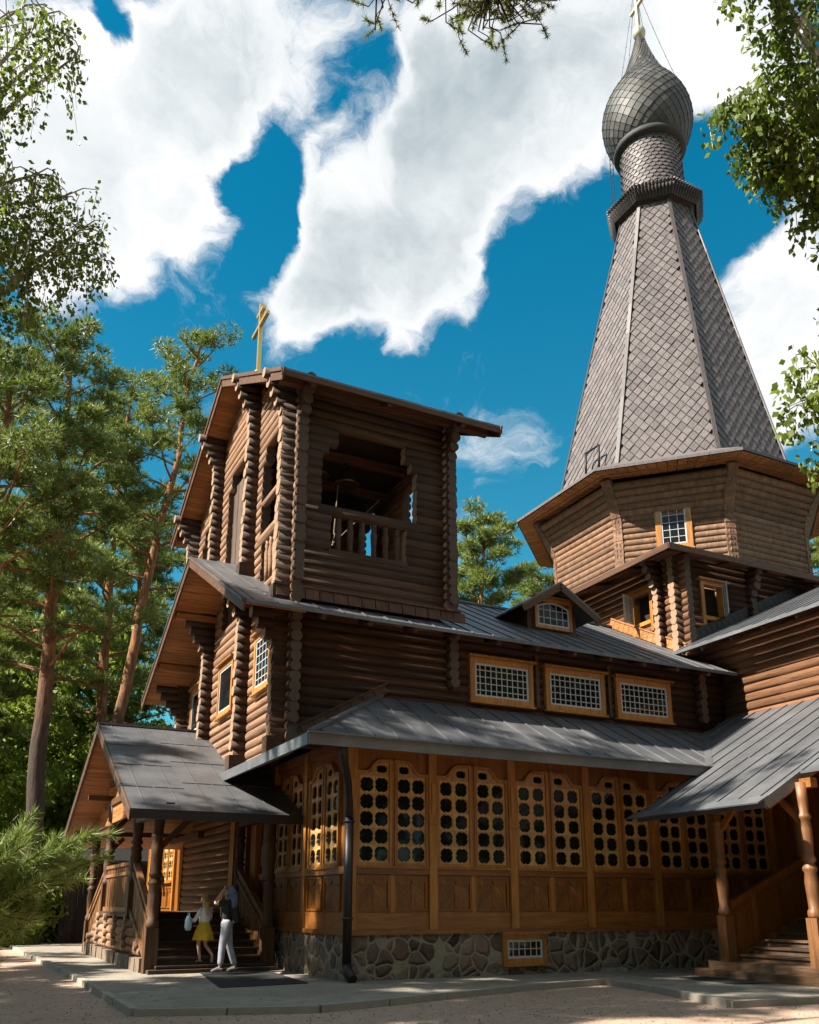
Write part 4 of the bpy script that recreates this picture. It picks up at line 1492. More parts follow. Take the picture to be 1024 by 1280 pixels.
mb = MB()
mb.lathe(cc, [(r * 0.985, z) for r, z in prof], 32)
mb.lathe(cc, [(1.5, 38.95), (1.78, 39.02), (1.86, 39.2), (1.80, 39.36), (1.62, 39.4)], 32)
part('dome_core', mb, M['domebase'])
mb = MB()
NR, NCOL = 31, 26
for j in range(NR):
    s = j / NR
    r0, z0 = prof_at(s)
    rA, zA = prof_at(s - 1.0 / NR if s > 1.0 / NR else 0)
    rB, zB_ = prof_at(s + 1.15 / NR)
    for i in range(NCOL):
        ang = lambda q: 2 * math.pi * (i + (0.5 if j % 2 else 0) + q) / NCOL
        def sp(r, z, q, o):
            nrm = Vector((math.cos(ang(q)), math.sin(ang(q)), 0.0))
            return Vector((cc[0], cc[1], z)) + nrm * (r + o)
        o1, o2 = 0.045, 0.022
        p = [sp(rB, zB_, 0, 0.0), sp(r0, z0, 0.48, o2), sp(rA, zA, 0, o1), sp(r0, z0, -0.48, o2)]
        q_ = [sp(rB, zB_, 0, -0.02), sp(r0, z0, 0.48, o2 - .03), sp(rA, zA, 0, o1 - .03), sp(r0, z0, -0.48, o2 - .03)]
        mb.add(p + q_, [(0, 3, 2, 1), (1, 2, 6, 5), (2, 3, 7, 6)], 0)
part('onion_dome', mb, M['dome'])
mb = MB()
mb.lathe(cc, [(0.02, 46.85), (0.20, 46.92), (0.32, 47.1), (0.35, 47.3), (0.30, 47.5), (0.18, 47.64), (0.05, 47.7)], 16)
part('spire_ball', mb, M['pale'])
mb = MB()
orthodox_cross(mb, cc, 47.6, 4.6, 2.0, 'y', 0.17)
part('spire_cross', mb, M['pale'])
mb = MB()
for a in (20, 110, 200, 290):
    e = Vector((cc[0] + 1.9 * math.cos(R(a)), cc[1] + 1.9 * math.sin(R(a)), 42.4))
    t_ = Vector((cc[0], cc[1], 50.8))
    pts = [t_.lerp(e, s_ / 14) - Vector((0, 0, 0.25 * math.sin(math.pi * s_ / 14))) for s_ in range(15)]
    mb.tube(pts, 0.012, 4)
    for s_ in range(2, 13, 2):
        mb.lathe(pts[s_][:2], [(0.01, pts[s_].z - 0.04), (0.03, pts[s_].z), (0.01, pts[s_].z + 0.04)], 5)
part('guy_wire', mb, M['iron'])
mb = MB()                                                # maintenance ladder by the neck
for q in (0.0, 0.22):
    mb.tube([(cc[0] - 2.05, cc[1] + 0.6 + q, 35.4), (cc[0] - 1.95, cc[1] + 0.6 + q, 40.2)], 0.02, 5)
for k in range(12):
    mb.tube([(cc[0] - 2.03, cc[1] + 0.6, 35.7 + k * .36), (cc[0] - 2.03, cc[1] + 0.82, 35.7 + k * .36)], 0.015, 5)
part('roof_ladder', mb, M['iron'])

M['brownstone'] = plain('brown_plinth_stone', (0.16, 0.115, 0.08), 0.9, nscale=6, amt=0.45, bstr=0.6)
# --- west porch: twin stairs, turned columns, gable roof
PX = 4.5                                               # line of the outer columns
col_y = (22.65, 25.45, 30.1, 33.2)


def turned_post(x, y, z0, z1, r=0.19, mat='board', name='porch_column'):
    mb = MB()
    h = z1 - z0
    mb.box((x - r * 1.05, y - r * 1.05, z0), (x + r * 1.05, y + r * 1.05, z0 + h * 0.26))
    p = [(r * 1.0, 0.26), (r * 1.12, 0.27), (r * 1.12, 0.295), (r * 0.85, 0.31), (r * 0.95, 0.38), (r * 1.08, 0.45), (r * 0.9, 0.50), (r * 1.15, 0.515), (r * 1.15, 0.53), (r * 0.8, 0.545),
         (r * 0.8, 0.555), (r * 1.1, 0.565), (r * 1.1, 0.58), (r * 0.85, 0.60), (r * 1.0, 0.68), (r * 1.05, 0.74), (r * 0.82, 0.79), (r * 1.12, 0.80), (r * 1.12, 0.815), (r * 0.85, 0.83), (r * 0.95, 0.90), (r * 1.0, 1.0)]
    mb.lathe((x, y), [(a, z0 + h * t_) for a, t_ in p], 14)
    return part(name, mb, M[mat])


for y in col_y:
    turned_post(PX, y, 0.0 if y in (col_y[0], col_y[3]) else 1.3, 3.95 if y in (col_y[0], col_y[3]) else 4.6, 0.145)
for y in (22.65, 25.45):
    turned_post(7.38, y, 0.0 if y < 24 else 1.3, 3.9, 0.14)
# plinth of log ends and base stones under the platform
mb = MB()
n = 14
y = 22.9
while y < 32.9:
    w = rnd.uniform(0.42, 0.62)
    mb.box((PX - 0.19 + rnd.uniform(-.03, .03), y, -0.1), (PX + 0.2, y + w - 0.03, 0.30 + rnd.uniform(-.02, .05)))
    y += w
part('plinth_stone', mb, M['brownstone'])
mb = MB()
log_wall(mb, 'y', PX, 22.9, 32.9, 0.30, 1.28, r=0.12, pitch=0.215, clip=lambda z: (22.75 + z * 1.75, 33.1 - z * 1.75))
for k in range(6):
    y = 23.9 + k * 1.62
    zt = min(1.28, (y - 22.75) / 1.75, (33.1 - y) / 1.75)
    stub_col(mb, 'x', y, PX - 0.20, PX, 0.33, zt, r=0.105, pitch=0.215, phase=0.1)
part('porch_plinth', mb, [M['log_y_sunlit'], M['end']])
mb = MB()
mb.box((PX - 0.15, 25.35, 1.24), (7.9, 30.2, 1.36))
part('porch_floor', mb, M['step'])
for (yf, sgn) in ((22.35, 1), (33.3, -1)):
    mb = MB()
    for i in range(8):
        z = 0.17 * (i + 1)
        y0 = yf + sgn * 0.38 * i
        mb.box((PX + 0.1, y0, z - 0.05), (7.35, y0 + sgn * 0.44, z))
        mb.box((PX + 0.12, y0 + sgn * 0.05, z - 0.17), (7.33, y0 + sgn * 0.09, z - 0.05))
    mb.box((PX - 0.1, yf - sgn * 0.16, -0.1), (7.5, yf + sgn * 0.25, 0.09))
    part('porch_stair', mb, M['step'])


def board_rail(x, pts_lo, pts_hi, th=0.06, mat='rail', nm='porch_railing', step=0.17):
    """boarded balustrade in a plane x = const from bottom line to top line (lists of (y, z), same y)"""
    mb = MB()
    for (a, b), (c, d) in zip(zip(pts_lo, pts_lo[1:]), zip(pts_hi, pts_hi[1:])):
        L = b[0] - a[0]
        n_ = max(1, int(abs(L) / step))
        for i in range(n_):
            s0, s1 = i / n_ + 0.01, (i + 1) / n_ - 0.01
            lz = lambda s_: a[1] + (b[1] - a[1]) * s_
            hz = lambda s_: c[1] + (d[1] - c[1]) * s_
            y0, y1 = a[0] + L * s0, a[0] + L * s1
            o_ = rnd.uniform(-.006, .006)
            mb.prism([(x - th / 2 + o_, y0, lz(s0)), (x - th / 2 + o_, y1, lz(s1)), (x - th / 2 + o_, y1, hz(s1)), (x - th / 2 + o_, y0, hz(s0))], (th, 0, 0))
        mb.beam((x, c[0], c[1] + 0.04), (x, d[0], d[1] + 0.04), 0.15, 0.10)
        mb.beam((x - 0.05, a[0], a[1] + 0.06), (x - 0.05, b[0], b[1] + 0.06), 0.08, 0.14)
        mb.beam((x - 0.045, c[0], c[1] - 0.22), (x - 0.045, d[0], d[1] - 0.22), 0.06, 0.09)
    return part(nm, mb, M[mat])


board_rail(PX, [(22.8, 0.2), (25.4, 1.36)], [(22.8, 1.28), (25.4, 2.62)])
board_rail(PX, [(25.55, 1.36), (30.0, 1.36)], [(25.55, 2.62), (30.0, 2.62)])
board_rail(PX, [(30.2, 1.36), (33.1, 0.2)], [(30.2, 2.62), (33.1, 1.28)])
board_rail(7.38, [(22.8, 0.2), (25.35, 1.36)], [(22.8, 1.2), (25.35, 2.45)])
# beams, braces and roof
mb = MB()
for x in (PX, 7.38):
    mb.beam((x, 21.5, 3.80), (x, 25.4, 3.80), 0.2, 0.2)
    mb.beam((x, 30.1, 3.80), (x, 34.4, 3.80), 0.2, 0.2)
    mb.beam((x, 24.6, 4.70), (x, 31.4, 4.70), 0.2, 0.2)
for y in col_y:
    z = 3.80 if y in (col_y[0], col_y[3]) else 4.70
    mb.beam((3.7, y, z + 0.14), (7.8, y, z + 0.14), 0.16, 0.16)
    mb.beam((PX + 0.05, y, z - 0.9), (PX + 0.9, y, z), 0.12, 0.14)
part('porch_beam', mb, M['board_y'])
mb = MB()                                                # boarded gable, set back
z = 4.05
while z < 6.5:
    half = max(0.0, (6.73 - z) / 0.46 - 0.35)
    if half > 0.3:
        mb.box((PX - 0.03, PYC - half, z), (PX + 0.03 + rnd.uniform(0, .01), PYC + half, z + 0.165))
    z += 0.175
part('porch_gable', mb, M['soffit_y'])
mb = MB()
for k in (0.25, 0.5):
    half = 2.6
mb.beam((PX - 0.06, PYC - 2.6, 5.35), (PX - 0.06, PYC + 2.6, 5.35), 0.10, 0.2)
mb.beam((PX - 0.06, PYC, 4.6), (PX - 0.06, PYC, 6.6), 0.14, 0.14)
part('porch_gable_beam', mb, M['board_y'])
mb = sb = MB()
so = MB()
for p in ([(3.5, 21.1), (7.95, 21.1), (7.95, PYC), (3.5, PYC)], [(3.5, PYC), (7.95, PYC), (7.95, 34.9), (3.5, 34.9)]):
    panel_patch(mb, p, porL, 'x', 0.78)
    seams(sb, p, porL, 'x', 0.78, h=0.014, w=0.022)
for j in range(1, 4):                                    # horizontal laps of the sheets
    y = 21.1 + j * 1.7
    x = 3.52
    while x < 7.9:
        w = 0.74
        yy = y + (0.25 if int(x * 3) % 2 else -0.2)
        sb.beam((x, yy, porL(0, yy) + 0.01), (x + w, yy, porL(0, yy) + 0.01), 0.022, 0.012)
        x += 0.78
mb.beam((3.5, PYC, porL(0, PYC) + 0.02), (6.9, PYC, porL(0, PYC) + 0.02), 0.2, 0.06)
part('porch_roof', mb, RM)
for y0, y1, sgn in ((21.15, PYC, 1), (34.85, PYC, -1)):
    n = 30
    for i in range(n):
        a, b = y0 + (y1 - y0) * i / n, y0 + (y1 - y0) * (i + 1) / n
        lo, hi = min(a, b) + 0.006, max(a, b) - 0.006
        so.prism([(3.6, lo, porL(0, lo) - 0.14), (7.9, lo, porL(0, lo) - 0.14), (7.9, hi, porL(0, hi) - 0.14), (3.6, hi, porL(0, hi) - 0.14)], (0, 0, 0.05))
    barge((3.53, y0 - 0.06 * sgn, porL(0, y0) - 0.17), (3.53, y1, porL(0, y1) - 0.13), 0.05, 0.26)
part('porch_soffit', so, M['soffit'])
mb = MB()
mb.beam((3.5, 21.08, 3.57), (7.7, 21.08, 3.57), 0.05, 0.22)
part('eave_fascia', mb, M['pipe'])
mb = MB()
mb.box((7.80, 24.45, 2.6), (7.83, 24.75, 3.15))
part('notice_sheet', mb, M['white'])

# --- side porch: stair between turned columns, boarded parapet
SX0, SXN, SXS = 15.85, 16.2, 13.35
for (x, y, z0) in ((16.15, 15.85, 0.33), (16.0, 13.25, 0.33)):
    turned_post(x, y, z0, porR(x, 0) - 0.2, 0.128, 'post', 'porch_column')
turned_post(19.1, 16.0, 1.4, porR(19.1, 0) - 0.2, 0.14, 'post', 'porch_column')
turned_post(19.1, 13.1, 1.4, porR(19.1, 0) - 0.2, 0.14, 'post', 'porch_column')
mb = MB()
mb.box((15.55, 12.4, -0.1), (16.5, 16.35, 0.17))
mb.box((15.85, 12.6, 0.17), (16.6, 16.2, 0.33))
for i in range(7):
    z = 0.33 + 0.155 * (i + 1)
    x0 = 16.35 + 0.40 * i
    mb.box((x0, 13.35, z - 0.05), (x0 + 0.46, 15.75, z))
    mb.box((x0 + 0.05, 13.36, z - 0.16), (x0 + 0.09, 15.74, z - 0.05))
mb.box((19.1, 11.0, 1.30), (21.0, 18.4, 1.42))
part('side_stair', mb, M['step_y'])
for (y, nm) in ((15.92, 'side_porch_railing'), (13.2, 'side_porch_railing')):
    mb = MB()
    lo = lambda x: 0.30 + (x - 16.3) * 0.40
    hi = lambda x: 1.52 + (x - 16.3) * 0.42
    mb.prism([(16.3, y - 0.03, lo(16.3)), (19.0, y - 0.03, lo(19.0)), (19.0, y - 0.03, hi(19.0)), (16.3, y - 0.03, hi(16.3))], (0, 0.06, 0))
    for f_ in (lo, hi):
        dz = 0.06 if f_ is lo else 0.0
        mb.beam((16.28, y, f_(16.28) + dz), (19.02, y, f_(19.02) + dz), 0.13, 0.13)
    for x in (17.15, 18.05):
        mb.box((x - 0.07, y - 0.055, lo(x)), (x + 0.07, y + 0.055, hi(x)))
    for (xa, xb) in ((16.38, 17.05), (17.25, 17.95), (18.15, 18.95)):
        for s_ in (-1, 1):
            mb.beam((xa, y + s_ * 0.04, hi(xa) - 0.20), (xb, y + s_ * 0.04, hi(xb) - 0.20), 0.03, 0.05)
    part(nm, mb, M['panel'])
mb = MB()
mb.beam((16.12, 13.0, porR(16.1, 0) - 0.27), (16.12, 17.3, porR(16.1, 0) - 0.27), 0.2, 0.2)
mb.beam((15.1, 15.9, porR(15.1, 0) - 0.22), (20.8, 15.9, porR(20.8, 0) - 0.22), 0.14, 0.14)
mb.beam((15.1, 13.4, porR(15.1, 0) - 0.22), (20.8, 13.4, porR(20.8, 0) - 0.22), 0.14, 0.14)
mb.beam((16.18, 15.8, 3.25), (16.18, 15.1, 3.95), 0.09, 0.13)
mb.beam((16.2, 15.88, 3.2), (16.9, 15.88, 3.95), 0.09, 0.13)
mb.beam((16.0, 13.3, 3.25), (16.0, 13.95, 3.9), 0.09, 0.13)
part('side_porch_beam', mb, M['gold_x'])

# ------------------------------------------------------------------ bells hanging in the belfry
def bell(loc, r, label, mats=M['bronze']):
    t_ = thing('church_bell', loc, label, 'bell', 'bells in the belfry')
    mb = MB()
    h = r * 1.5
    mb.lathe((0, 0), [(r, -h), (r * 1.02, -h * 0.93), (r * 0.8, -h * 0.7), (r * 0.6, -h * 0.4), (r * 0.5, -h * 0.12), (r * 0.36, 0.0), (r * 0.1, 0.03)], 20)
    mb.build('bell_body', mats, t_)
    mb = MB()
    mb.tube([(0, 0, 0), (0, 0, 0.28)], 0.04, 6)
    mb.build('hanger', M['iron'], t_)
    mb = MB()
    mb.tube([(0, 0, -h * 0.3), (0, 0, -h * 1.05)], [0.02, 0.05], 8)
    mb.build('clapper', M['iron'], t_)
    return t_


bell((8.0, 21.6, 13.68), 0.30, 'small bell by the left edge of the belfry opening')
bell((8.85, 21.6, 13.66), 0.36, 'middle-sized bell hanging in the centre of the belfry opening')
bell((9.75, 23.4, 13.60), 0.62, 'largest bell low on the right in the belfry opening')
mb = MB()
for (a, b) in (((8.6, 21.6, 13.1), (8.2, 20.9, 10.9)), ((9.9, 21.6, 12.9), (8.2, 20.9, 10.95)), ((9.3, 23.4, 12.7), (8.2, 20.95, 10.92))):
    mb.tube([a, b], 0.016, 5)
tag(mb.build('bell_rope', M['brownstone']), 'pale bell ropes drawn together behind the belfry balustrade', 'rope')

# ------------------------------------------------------------------ mats
for (poly, lab) in (([(5.0, 18.15), (6.9, 18.35), (7.25, 22.15), (5.6, 22.15)], 'black rubber mat in front of the wide porch stair where the woman stands'),
                    ([(14.55, 14.2), (15.5, 14.05), (15.5, 15.95), (14.75, 16.0)], 'black rubber mat at the foot of the narrow side stair')):
    mb = MB()
    mb.prism([(x, y, 0.0) for x, y in poly], (0, 0, 0.018))
    tag(mb.build('door_mat', M['rubber']), lab, 'mat')
mb = MB()
for k in range(5):
    x = 12.9 + k * 0.32 + rnd.uniform(-.05, .05)
    if k in (1, 2):
        mb.box((x + 1.2, GY - 0.33, 0.0), (x + 1.5, GY - 0.14, 0.085))
tag(mb.build('loose_bricks', M['concrete']), 'two pale loose bricks lying against the fieldstone base', 'brick')

# ------------------------------------------------------------------ people
def skin_mesh(nodes, edges, root, sub=2):
    names = list(nodes)
    me = bpy.data.meshes.new('tmp')
    me.from_pydata([nodes[n][0] for n in names], [(names.index(a), names.index(b)) for a, b in edges], [])
    o = bpy.data.objects.new('tmp', me)
    COL.objects.link(o)
    o.modifiers.new('s', 'SKIN')
    if not me.skin_vertices:
        bpy.context.view_layer.update()
    for i, n in enumerate(names):
        r = nodes[n][1]
        me.skin_vertices[0].data[i].radius = r if isinstance(r, tuple) else (r, r)
        me.skin_vertices[0].data[i].use_root = (n == root)
    ss = o.modifiers.new('u', 'SUBSURF')
    ss.levels = ss.render_levels = sub
    dg = bpy.context.evaluated_depsgraph_get()
    dg.update()
    res = bpy.data.meshes.new_from_object(o.evaluated_get(dg))
    bpy.data.objects.remove(o)
    for p in res.polygons:
        p.use_smooth = True
    return res


def mesh_child(name, me, mat, parent):
    me.name = name
    me.materials.clear()
    me.materials.append(mat)
    o = bpy.data.objects.new(name, me)
    COL.objects.link(o)
    o.parent = parent
    return o


M['skin'] = plain('skin', (0.52, 0.30, 0.21), 0.5, amt=0.06)
M['hair_blond'] = plain('blond_hair', (0.36, 0.23, 0.10), 0.5, nscale=40, amt=0.3)
M['hair_dark'] = plain('dark_hair', (0.018, 0.013, 0.010), 0.45, nscale=40, amt=0.3)
M['denim'] = plain('blue_cloth', (0.13, 0.18, 0.30), 0.85, nscale=16, amt=0.55, bstr=0.6)
M['jeans'] = plain('pale_jeans', (0.40, 0.41, 0.48), 0.9, nscale=7, amt=0.45, bstr=0.6)
M['black'] = plain('black_cloth', (0.020, 0.020, 0.022), 0.85, amt=0.3)
M['blouse'] = plain('white_blouse', (0.58, 0.59, 0.64), 0.85, nscale=12, amt=0.3, bstr=0.5)
M['yellow'] = plain('yellow_cloth', (0.52, 0.34, 0.02), 0.8, nscale=9, amt=0.3, bstr=0.5)
M['bagblue'] = plain('light_blue_bag', (0.35, 0.50, 0.60), 0.7)
M['shoe'] = plain('pale_shoe', (0.26, 0.245, 0.225), 0.7)
M['print'] = plain('grey_print', (0.22, 0.22, 0.21), 0.85, nscale=30, amt=0.6)


def person(loc, heading, scale, pose, label, clothes):
    """pose: dict of joint -> ((forward, left, up), radius) in metres"""
    t_ = thing('person', loc, label, 'person')
    t_.rotation_euler = (0, 0, heading)
    t_.scale = (scale,) * 3
    nd = dict(pose)
    ed = [('pelvis', 'waist'), ('waist', 'chest'), ('chest', 'neckbase'), ('neckbase', 'neck'), ('neck', 'jaw'), ('jaw', 'head'), ('head', 'crown')]
    for s_ in 'LR':
        ed += [('pelvis', 'hip' + s_), ('hip' + s_, 'knee' + s_), ('knee' + s_, 'ankle' + s_), ('ankle' + s_, 'toe' + s_),
               ('chest', 'sh' + s_), ('sh' + s_, 'el' + s_), ('el' + s_, 'wr' + s_), ('wr' + s_, 'palm' + s_)]
        w, p = Vector(pose['wr' + s_][0]), Vector(pose['palm' + s_][0])
        d = (p - w).normalized()
        side = d.cross(Vector((1, 0.3, 0.2))).normalized()
        nrm = side.cross(d)
        for i, (o_, ln) in enumerate(((-0.030, 0.062), (-0.010, 0.075), (0.010, 0.070), (0.028, 0.055))):
            a, b = p + d * 0.030 + side * o_, p + d * (0.030 + ln * 0.55) + side * o_ * 1.15 + nrm * 0.008
            c = p + d * (0.030 + ln) + side * o_ * 1.15 + nrm * 0.025
            for nm, q, r in (('a', a, 0.010), ('b', b, 0.009), ('c', c, 0.007)):
                nd['f%d%s%s' % (i, nm, s_)] = (tuple(q), r)
            ed += [('palm' + s_, 'f%da%s' % (i, s_)), ('f%da%s' % (i, s_), 'f%db%s' % (i, s_)), ('f%db%s' % (i, s_), 'f%dc%s' % (i, s_))]
        a, b = p + side * -0.045 - d * 0.005 + nrm * 0.01, p + side * -0.062 + d * 0.030 + nrm * 0.022
        nd['ta' + s_], nd['tb' + s_] = (tuple(a), 0.011), (tuple(b), 0.009)
        ed += [('wr' + s_, 'ta' + s_), ('ta' + s_, 'tb' + s_)]
    body = mesh_child('body', skin_mesh(nd, ed, 'pelvis'), M['skin'], t_)
    # face: nose, eyes, mouth, ears
    h = Vector(pose['head'][0])
    fm = MB()
    fm.tube([h + Vector((0.080, 0, 0.015)), h + Vector((0.105, 0, -0.028)), h + Vector((0.085, 0, -0.035))], [0.010, 0.016, 0.012], 8)
    for s_ in (-1, 1):
        fm.tube([h + Vector((-0.005, s_ * 0.075, -0.03)), h + Vector((-0.010, s_ * 0.088, 0.02))], [0.012, 0.018], 8)
    fm.build('face', M['skin'], body)
    for s_ in (-1, 1):
        em = MB()
        em.tube([h + Vector((0.070, s_ * 0.030, 0.01)), h + Vector((0.086, s_ * 0.030, 0.01))], [0.012, 0.009], 8)
        em.build('eye', M['hair_dark'], body)
    em = MB()
    em.tube([h + Vector((0.078, -0.022, -0.062)), h + Vector((0.084, 0, -0.064)), h + Vector((0.078, 0.022, -0.062))], 0.006, 6)
    em.build('mouth', M['hair_dark'], body)
    clothes(t_, pose)
    return t_


def grow(pose, names, ed, root, k, add=0.0):
    nd = {n: (pose[n][0], pose[n][1] * k + add if not isinstance(pose[n][1], tuple) else tuple(x * k + add for x in pose[n][1])) for n in names}
    return skin_mesh(nd, ed, root)


def lerp3(a, b, t_):
    return tuple(a[i] + (b[i] - a[i]) * t_ for i in range(3))


def trousers(t_, pose, mat, short=1.0, name='trousers'):
    nm = ['waist', 'pelvis', 'hipL', 'kneeL', 'hipR', 'kneeR']
    q = dict(pose)
    for s_ in 'LR':
        q['an' + s_] = (lerp3(pose['knee' + s_][0], pose['ankle' + s_][0], short), 0.052)
        nm.append('an' + s_)
    ed = [('waist', 'pelvis')] + [e for s_ in 'LR' for e in (('pelvis', 'hip' + s_), ('hip' + s_, 'knee' + s_), ('knee' + s_, 'an' + s_))]
    return mesh_child(name, grow(q, nm, ed, 'pelvis', 1.10, 0.012), mat, t_)


def top(t_, pose, mat, sleeve=0.5, name='shirt', k=1.06, add=0.012):
    q = dict(pose)
    nm = ['pelvis', 'waist', 'chest', 'neckbase', 'shL', 'shR']
    ed = [('pelvis', 'waist'), ('waist', 'chest'), ('chest', 'neckbase'), ('chest', 'shL'), ('chest', 'shR')]
    for s_ in 'LR':
        if sleeve <= 1:
            q['sl' + s_] = (lerp3(pose['sh' + s_][0], pose['el' + s_][0], sleeve), 0.052)
            nm.append('sl' + s_)
            ed.append(('sh' + s_, 'sl' + s_))
        else:
            q['sl' + s_] = (lerp3(pose['el' + s_][0], pose['wr' + s_][0], sleeve - 1), 0.045)
            nm += ['el' + s_, 'sl' + s_]
            ed += [('sh' + s_, 'el' + s_), ('el' + s_, 'sl' + s_)]
    return mesh_child(name, grow(q, nm, ed, 'chest', k, add), mat, t_)


def shoes(t_, pose, mat):
    for s_ in 'LR':
        a, b = Vector(pose['ankle' + s_][0]), Vector(pose['toe' + s_][0])
        d = (b - a)
        d.z = min(d.z, -0.02)
        heel = a + Vector((a.x - b.x, a.y - b.y, 0)) * 0.35 + Vector((0, 0, -0.045))
        nd = {'a': (tuple(a + Vector((0, 0, -0.005))), 0.046), 'h': (tuple(heel), 0.040), 'm': (tuple(a.lerp(b, 0.55)), (0.045, 0.042)), 't': (tuple(b), (0.044, 0.034)), 'e': (tuple(b + (b - a).normalized() * 0.045), (0.036, 0.026))}
        mesh_child('shoe', skin_mesh(nd, [('a', 'h'), ('a', 'm'), ('m', 't'), ('t', 'e')], 'a'), mat, t_)


adult = {'pelvis': ((0, 0, .95), .125), 'waist': ((0.0, 0, 1.08), .108), 'chest': ((-0.01, 0, 1.27), .125), 'neckbase': ((-0.02, 0, 1.42), .065), 'neck': ((-0.005, 0, 1.47), .050),
         'jaw': ((0.025, 0, 1.53), .066), 'head': ((0.01, 0, 1.59), .088), 'crown': ((-0.005, 0, 1.65), .075)}
P1 = dict(adult)
for s_, y in (('L', 1), ('R', -1)):
    P1['hip' + s_] = ((0, .085 * y, .90), .090)
    P1['knee' + s_] = ((0.06 if y > 0 else -0.06, .10 * y, .49), .060)
    P1['ankle' + s_] = ((0.08 if y > 0 else -0.20, .105 * y, .09), .038)
    P1['toe' + s_] = ((0.22 if y > 0 else -0.06, .125 * y, .035), .034)
    P1['sh' + s_] = ((-0.02, .165 * y, 1.385), .052)
    P1['el' + s_] = ((0.25, .20 * y, 1.36), .040)
    P1['wr' + s_] = ((0.135, .115 * y, 1.57), .028)
    P1['palm' + s_] = ((0.10, .085 * y, 1.635), .030)


def dress_woman(t_, p):
    trousers(t_, p, M['jeans'], 0.92)
    top(t_, p, M['black'], 0.75, 'shirt')
    shoes(t_, p, M['shoe'])
    nd = {'f': ((0.015, 0, 1.70), .068), 'c': ((-0.035, 0, 1.66), .118), 'b': ((-0.075, 0, 1.56), .112), 'n': ((-0.10, 0, 1.45), .115), 's': ((-0.115, 0, 1.33), (.13, .085)), 'e': ((-0.12, 0, 1.20), (.11, .055))}
    mesh_child('headscarf', skin_mesh(nd, [('f', 'c'), ('c', 'b'), ('b', 'n'), ('n', 's'), ('s', 'e')], 'n'), M['denim'], t_)
    mb = MB()
    mb.beam((-0.20, 0, 0.98), (-0.15, 0, 1.28), 0.30, 0.12, (1, 0, 0))
    mb.build('backpack', M['black'], t_)
    mb = MB()
    mb.prism([(0.128, -0.07, 1.10), (0.128, 0.07, 1.10), (0.135, 0.07, 1.30), (0.135, -0.07, 1.30)], (0.004, 0, 0))
    mb.build('shirt_print', M['print'], t_)


person((6.15, 22.0, 0.018), R(155), 1.15, P1, 'woman in blue headscarf, black top and pale jeans shading her face on the mat', dress_woman)

kid = {k: ((v[0][0], v[0][1], v[0][2] * 0.99), v[1]) for k, v in adult.items()}
P2 = dict(kid)
for s_, y in (('L', 1), ('R', -1)):
    P2['hip' + s_] = ((0, .075 * y, .88), .080)
    P2['sh' + s_] = ((-0.02, .150 * y, 1.37), .046)
    P2['el' + s_] = ((0.06, .24 * y, 1.13), .037)
    P2['wr' + s_] = ((0.26, .20 * y, 1.06), .027)
    P2['palm' + s_] = ((0.33, .18 * y, 1.06), .028)
P2['kneeL'], P2['ankleL'], P2['toeL'] = ((0.10, .08, .50), .055), ((-0.02, .085, .11), .036), ((0.13, .10, .05), .032)
P2['kneeR'], P2['ankleR'], P2['toeR'] = ((0.02, -.085, .48), .055), ((-0.30, -.09, .24), .036), ((-0.28, -.10, .08), .032)


def dress_girl(t_, p):
    top(t_, p, M['blouse'], 1.6, 'blouse', 1.08, 0.014)
    shoes(t_, p, M['shoe'])
    mb = MB()
    n_ = 28
    pr_ = [(0.130, 1.06), (0.16, 0.98), (0.215, 0.84), (0.255, 0.70), (0.275, 0.60), (0.262, 0.595), (0.15, 0.90)]
    b0 = len(mb.v)
    for (r, z) in pr_:
        for k in range(n_):
            a = 2 * math.pi * k / n_
            rr = r * (1 + 0.07 * math.sin(7 * a) * (1.06 - z) / 0.46)
            mb.v.append((rr * math.cos(a), rr * math.sin(a), z))
    for i in range(len(pr_) - 1):
        for k in range(n_):
            k2 = (k + 1) % n_
            mb.f.append((i * n_ + k, i * n_ + k2, (i + 1) * n_ + k2, (i + 1) * n_ + k))
            mb.m.append(0)
            mb.sm.append(True)
    mb.build('skirt', M['yellow'], t_)
    nd = {'f': ((0.03, 0, 1.655), .060), 'c': ((-0.03, 0, 1.63), .098), 'b': ((-0.06, 0, 1.55), .085), 'n': ((-0.10, 0, 1.46), .060), 'e': ((-0.13, 0.01, 1.32), .045), 't': ((-0.14, 0.01, 1.20), .020)}
    mesh_child('hair', skin_mesh(nd, [('f', 'c'), ('c', 'b'), ('b', 'n'), ('n', 'e'), ('e', 't')], 'c'), M['hair_blond'], t_)


person((5.78, 22.72, 0.17), R(112), 0.93, P2, 'girl in white blouse and bright yellow skirt climbing the porch stair', dress_girl)
bag = MB()
bag.tube([(5.42, 22.86, 1.30), (5.42, 22.86, 1.20), (5.42, 22.86, 1.02), (5.42, 22.86, 0.95)], [0.04, 0.085, 0.09, 0.06], 12)
bag.tube([(5.42, 22.76, 1.22), (5.42, 22.80, 1.36), (5.42, 22.92, 1.36), (5.42, 22.96, 1.22)], 0.015, 6)
tag(bag.build('cloth_bag', M['bagblue']), "light blue bag held in front by the girl in the yellow skirt", 'bag')

P3 = dict(kid)
for s_, y in (('L', 1), ('R', -1)):
    P3['hip' + s_] = ((0, .08 * y, .88), .085)
    P3['knee' + s_] = ((0.03, .09 * y, .48), .056)
    P3['ankle' + s_] = ((0.0, .095 * y, .09), .036)
    P3['toe' + s_] = ((0.14, .11 * y, .035), .032)
    P3['sh' + s_] = ((-0.01, .155 * y, 1.37), .048)
    P3['el' + s_] = ((0.0, .21 * y, 1.10), .038)
    P3['wr' + s_] = ((0.10, .20 * y, .88), .027)
    P3['palm' + s_] = ((0.13, .195 * y, .80), .029)


